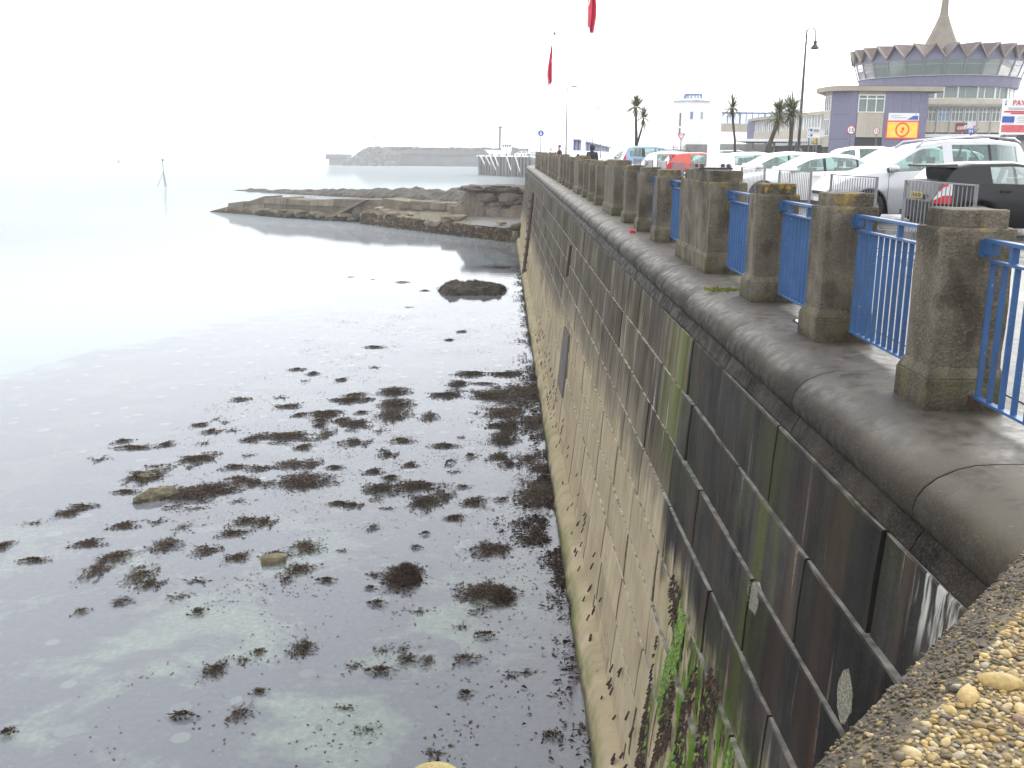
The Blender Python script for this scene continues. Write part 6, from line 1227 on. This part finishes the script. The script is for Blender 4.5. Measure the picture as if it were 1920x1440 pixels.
b = MB(); b.tube([(0, 0, 0), (0, 0, 1.5), (0, 0, h*.6), (0, 0, h+.1)], [.16, .12, .1, .05], 10); b.build('pole', POLEB, ol)
b = MB(); b.lathe([(.17, 1.2), (.3, 1.35), (.34, 1.5), (.3, 1.65), (.16, 1.8)], 12); b.build('collar', POLEB, ol)
b = MB(); b.tube([(.02, 0, h-1.0), (.03, 0, h-.2)]+[(.33+.33*math.cos(a), 0, h-.15+.42*math.sin(a)) for a in np.linspace(PI, 0, 12)]+[(.67, 0, h-.6)], .042, 6); b.tube([(.05, 0, h-.9), (.2, 0, h-.5), (.1, 0, h-.2)], .018, 6); b.build('arm', POLEB, ol)
b = MB(); b.lathe([(.05, h-.6), (.13, h-.66), (.13, h-.8), (.1, h-.86), (.22, h-1.0), (.32, h-1.12), (.33, h-1.17)], 16, (.67, 0, 0)); b.lathe([(.3, h-1.16), (.2, h-1.22), (0, h-1.24)], 12, (.67, 0, 0)); b.build('lantern', POLEB, ol)
def roundsign(name, lab, x, y, z, r, rz, face, rim, txt=None, h=None, pole=True, ts=1.0):
    t = thing(name, lab, 'road sign', (x, y, zc(y)-.05), rz); hz_ = z-zc(y)+.05
    if pole: b = MB(); b.tube([(0, .06, 0), (0, .06, hz_+r*.6)], .035, 8); b.build('pole', POLEG, t)
    b = MB(); b.lathe([(0, -.0), (r, .0), (r, .02), (0, .02)], 28, (0, 0, hz_), axis='y'); b.build('rim', rim, t)
    b = MB(); b.lathe([(0, -.006), (r*.8, -.006)], 28, (0, 0, hz_), axis='y'); b.build('face', face, t)
    if txt: text(txt, r*1.3*ts, (0, -.014, hz_), 0, SIGNK, t, .003)
    return t, hz_
roundsign('speed_sign', 'round red rimmed 15 speed sign against the mauve panels, larger of the two', 24.0, 70, 9.39, .30, 0, SIGNW, SIGNR, '15')
roundsign('speed_sign', 'smaller red rimmed 15 speed sign in front of the entrance, turned aside', 25.75, 70, 9.33, .24, -.75, SIGNW, SIGNR, '15')
t, hh = roundsign('blue_sign', 'round blue cycle and walking sign at the end of the pillars', 2.98, 80, 9.2, .235, 0, SIGNB, SIGNB)
b = MB(); b.lathe([(0, -.01), (.045, -.01)], 12, (0, 0, hh+.09), axis='y'); b.add([(-.06, -.01, hh-.15), (.06, -.01, hh-.15), (.05, -.01, hh+.04), (-.05, -.01, hh+.04)], [(0, 1, 2, 3)]); b.box((0, -.008, hh-.0), (.2, .006, .02)); b.build('symbol', SIGNW, t)
gw = thing('give_way_sign', 'red and white give way triangle on a thin pole', 'road sign', (15.8, 90, zc(90)-.1)); b = MB(); b.tube([(0, .05, 0), (0, .05, 2.6)], .035, 6); b.build('pole', POLEG, gw)
b = MB(); b.add([(0, 0, 2.38), (.36, 0, 3.02), (-.36, 0, 3.02), (0, .03, 2.38), (.36, .03, 3.02), (-.36, .03, 3.02)], [(0, 1, 2), (5, 4, 3), (0, 3, 4, 1), (1, 4, 5, 2), (2, 5, 3, 0)]); b.build('rim', SIGNR, gw)
b = MB(); b.add([(0, -.008, 2.54), (.23, -.008, 2.95), (-.23, -.008, 2.95)], [(0, 1, 2)]); b.build('face', SIGNW, gw); text('GIVE WAY', .085, (0, -.014, 2.86), 0, SIGNK, gw, .002)
bp = thing('banded_post', 'tall post with black and white bands by the give way sign', 'post', (16.5, 95, zc(95)-.1)); b = MB(); b.tube([(0, 0, 0), (0, 0, 5.0)], .075, 8); b.build('post', POLEW, bp)
for z0, z1 in ((.9, 1.6), (3.1, 3.6), (3.75, 4.95)): b = MB(); b.tube([(0, 0, z0), (0, 0, z1)], .082, 8); b.build('band', POLEG, bp)
ds = thing('direction_sign', 'white direction sign with arrows and small blue squares', 'road sign', (22.95, 75, zc(75)-.1))
for s in (-.3, .3): b = MB(); b.tube([(s, .06, 0), (s, .06, 3.2)], .045, 8); b.build('pole', POLEG, ds)
b = MB(); b.box((0, 0, 2.93), (.92, .04, .74)); b.build('panel', SIGNW, ds)
for x, z, w_, h_, m_ in ((-.38, 3.14, .04, .14, SIGNK), (-.2, 3.12, .17, .18, SIGNB), (.18, 3.17, .42, .07, SIGNG), (.18, 3.05, .42, .07, SIGNK), (-.36, 2.74, .12, .03, SIGNK), (-.16, 2.74, .16, .17, SIGNB), (0, 2.91, .88, .012, SIGNK)): fbox(ds, x, z, w_, h_, m_, .03)
ys_ = thing('yellow_sign', 'small yellow notice on its own thin pole', 'road sign', (23.5, 76, zc(76)-.1)); b = MB(); b.tube([(0, .04, 0), (0, .04, 2.4)], .03, 6); b.build('pole', POLEG, ys_); b = MB(); b.box((0, 0, 2.4), (.34, .03, .36)); b.build('panel', SIGNY, ys_); fbox(ys_, 0, 2.4, .16, .2, plain('dark yellow print', (.45, .3, .02), .5), .025)
ph = thing('pay_sign', 'large white PAY HERE board with red bands and a blue panel', 'sign', (30.75, 60, zc(60)-.1))
for s in (-1, 1): b = MB(); b.tube([(s, .1, 0), (s, .1, 4.6)], .06, 8); b.build('pole', POLEG, ph)
b = MB(); b.box((0, 0, 3.68), (2.75, .06, 2.05)); b.build('panel', SIGNW, ph); text('PAY HERE', .42, (.12, -.05, 4.45), 0, SIGNR, ph, .004)
b = MB(); b.box((-1.2, -.04, 4.5), (.035, .01, .22)); b.add([(-1.27, -.045, 4.4), (-1.2, -.045, 4.3), (-1.13, -.045, 4.4)], [(0, 1, 2)]); b.build('arrow', SIGNK, ph)
for x, z, w_, h_, m_ in ((.1, 4.17, 2.3, .05, SIGNG), (.1, 4.08, 2.2, .05, SIGNG), (.0, 3.96, 2.5, .09, SIGNR), (.2, 3.86, 2.1, .07, SIGNR), (-.95, 3.52, .72, .36, SIGNB), (.4, 3.66, 1.6, .03, SIGNG), (.4, 3.56, 1.7, .03, SIGNG), (.4, 3.46, 1.5, .03, SIGNG), (.4, 3.36, 1.6, .03, SIGNG), (.0, 3.0, 2.6, .42, plain('faded red print', (.6, .12, .13), .5)), (-.9, 3.27, .5, .02, SIGNG)): fbox(ph, x, z, w_, h_, m_, .036)
ins = thing('entry_sign', 'grey and white board with a blue IN panel in front of the maroon sign', 'sign', (31.35, 68, zc(68)-.1)); b = MB(); b.tube([(.05, .05, 0), (.05, .05, 3.2)], .045, 8); b.build('pole', POLEG, ins)
b = MB(); b.box((.02, 0, 3.38), (.56, .04, .42)); b.build('panel', plain('pale grey sign', (.55, .58, .62), .4), ins); fbox(ins, .2, 3.28, .12, .12, SIGNR, .03)
b = MB(); b.box((.0, 0, 2.98), (.46, .04, .36)); b.build('blue_panel', SIGNB, ins); text('IN', .3, (0, -.03, 2.98), 0, SIGNW, ins, .004)
ks = thing('kiosk', 'grey ticket shelter with a dark roof below the payment board', 'kiosk', (37.0, 71, zc(71)-.12)); b = MB(); b.box((0, 0, 1.25), (3, 2, 2.5)); b.build('wall', GREYC, ks); b = MB(); b.hexa([(-1.7, -1.2, 2.5), (1.7, -1.2, 2.5), (1.7, 1.2, 2.5), (-1.7, 1.2, 2.5), (-1.5, -1.2, 2.85), (1.7, -1.2, 2.95), (1.7, 1.2, 2.95), (-1.5, 1.2, 2.85)]); b.build('roof', POLEB, ks); b = MB(); b.box((.5, -1.02, 1.5), (1.2, .05, 1.1)); b.build('window', DGLASS, ks)
MLEAF = m_leaf('cabbage palm leaves', (.06, .078, .026), (.19, .21, .09)); MDEAD = m_leaf('dry palm leaves', (.13, .095, .05), (.24, .185, .11)); MTR = m_rock('palm bark', (.04, .033, .028), (.075, .06, .05), (.12, .1, .08), 6)
def sword(b, c, d, L, w_, droop):
    d = Vector(d).normalized(); s = d.cross(Vector((0, 0, 1))); s = s.normalized() if s.length > .01 else Vector((1, 0, 0)); P = []
    for k in range(5):
        t = k/4; p = Vector(c)+d*L*t+Vector((0, 0, -droop*L*t*t)); ww = w_*(.55+.9*t-1.4*t*t)+.003; P += [p-s*ww, p+s*ww]
    b.add(P, [(2*k, 2*k+1, 2*k+3, 2*k+2) for k in range(4)], random.random())
def palm(lab, x, y, heads, trunk, dead=40, sc=1.0):
    t = thing('palm_tree', lab, 'palm tree', (x, y, zc(y)-.1), 0, 'cabbage palms behind the parked cars')
    b = MB()
    for pts, r0, r1 in trunk:
        n = len(pts); b.tube([(p[0], p[1], p[2]) for p in pts], [r0+(r1-r0)*k/(n-1)+.012*(k % 2) for k in range(n)], 10)
    b.build('trunk', MTR, t)
    b = MB(); dd = MB()
    for hx, hy, hz_, R, n in heads:
        n = int(n*.7)
        for k in range(n):
            a = random.random()*2*PI; e = math.asin(random.uniform(-.35, 1.0)); d = (math.cos(a)*math.cos(e), math.sin(a)*math.cos(e), math.sin(e)); sword(b, (hx+d[0]*.08, hy+d[1]*.08, hz_+.1*d[2]), d, R*random.uniform(.95, 1.4), .046, random.uniform(.0, .15) if e > .3 else random.uniform(.1, .35))
        for k in range(int(n*.35)):
            a = random.random()*2*PI; e = random.uniform(-1.4, -.3); d = (math.cos(a)*math.cos(e), math.sin(a)*math.cos(e), math.sin(e)); sword(dd, (hx, hy, hz_-.15), d, R*random.uniform(.5, 1.05), .026, random.uniform(.2, .5))
    b.build('crown', MLEAF, t); dd.build('dead_leaves', MDEAD, t)
palm('forked cabbage palm with a tall head and a lower side head', 9.1, 70, [(0, 0, 4.45, .78, 190), (.55, 0, 3.75, .68, 130)], [([(0, 0, 0), (-.02, 0, .8), (.1, 0, 1.6), (.08, 0, 2.6), (.02, 0, 3.5), (0, 0, 4.4)], .13, .07), ([(.1, 0, 1.7), (.3, 0, 2.5), (.48, 0, 3.2), (.55, 0, 3.75)], .07, .055)])
palm('single thin straight cabbage palm in front of the footbridge', 16.5, 72, [(-.35, 0, 4.55, .85, 150)], [([(.1, 0, 0), (.05, 0, 1.2), (-.05, 0, 2.4), (-.25, 0, 3.6), (-.35, 0, 4.5)], .1, .07)])
palm('leaning cabbage palm with a shaggy skirt of dead leaves', 18.6, 72, [(.95, 0, 4.3, 1.0, 210), (.85, 0, 3.8, .95, 90)], [([(0, 0, 0), (.15, 0, 1.3), (.45, 0, 2.4), (.75, 0, 3.3), (.95, 0, 4.2)], .17, .13)])
palm('bushy upright cabbage palm against the black street lamp', 20.65, 72.8, [(-.05, 0, 4.5, 1.05, 250), (-.1, 0, 4.15, 1.0, 120)], [([(0, 0, 0), (0, 0, 1.3), (.02, 0, 2.6), (0, 0, 3.6), (-.03, 0, 4.4)], .15, .13)])
# ------------------------------------------------------------------ sea mist
hz = MB(); hz.box((0, 0, 15.5), (7940, 7940, 41)); q = NT('sea mist')
HZD = .0005
q.t.nodes.remove(q.b); pv = q.n('ShaderNodeVolumePrincipled'); pv.inputs['Density'].default_value = HZD; pv.inputs['Color'].default_value = (.97, .98, 1, 1); pv.inputs['Anisotropy'].default_value = 0
q.L(pv.outputs[0], q.out.inputs['Volume']); o = hz.build('haze', q.m); tag(o, None, None, None, 'stuff')
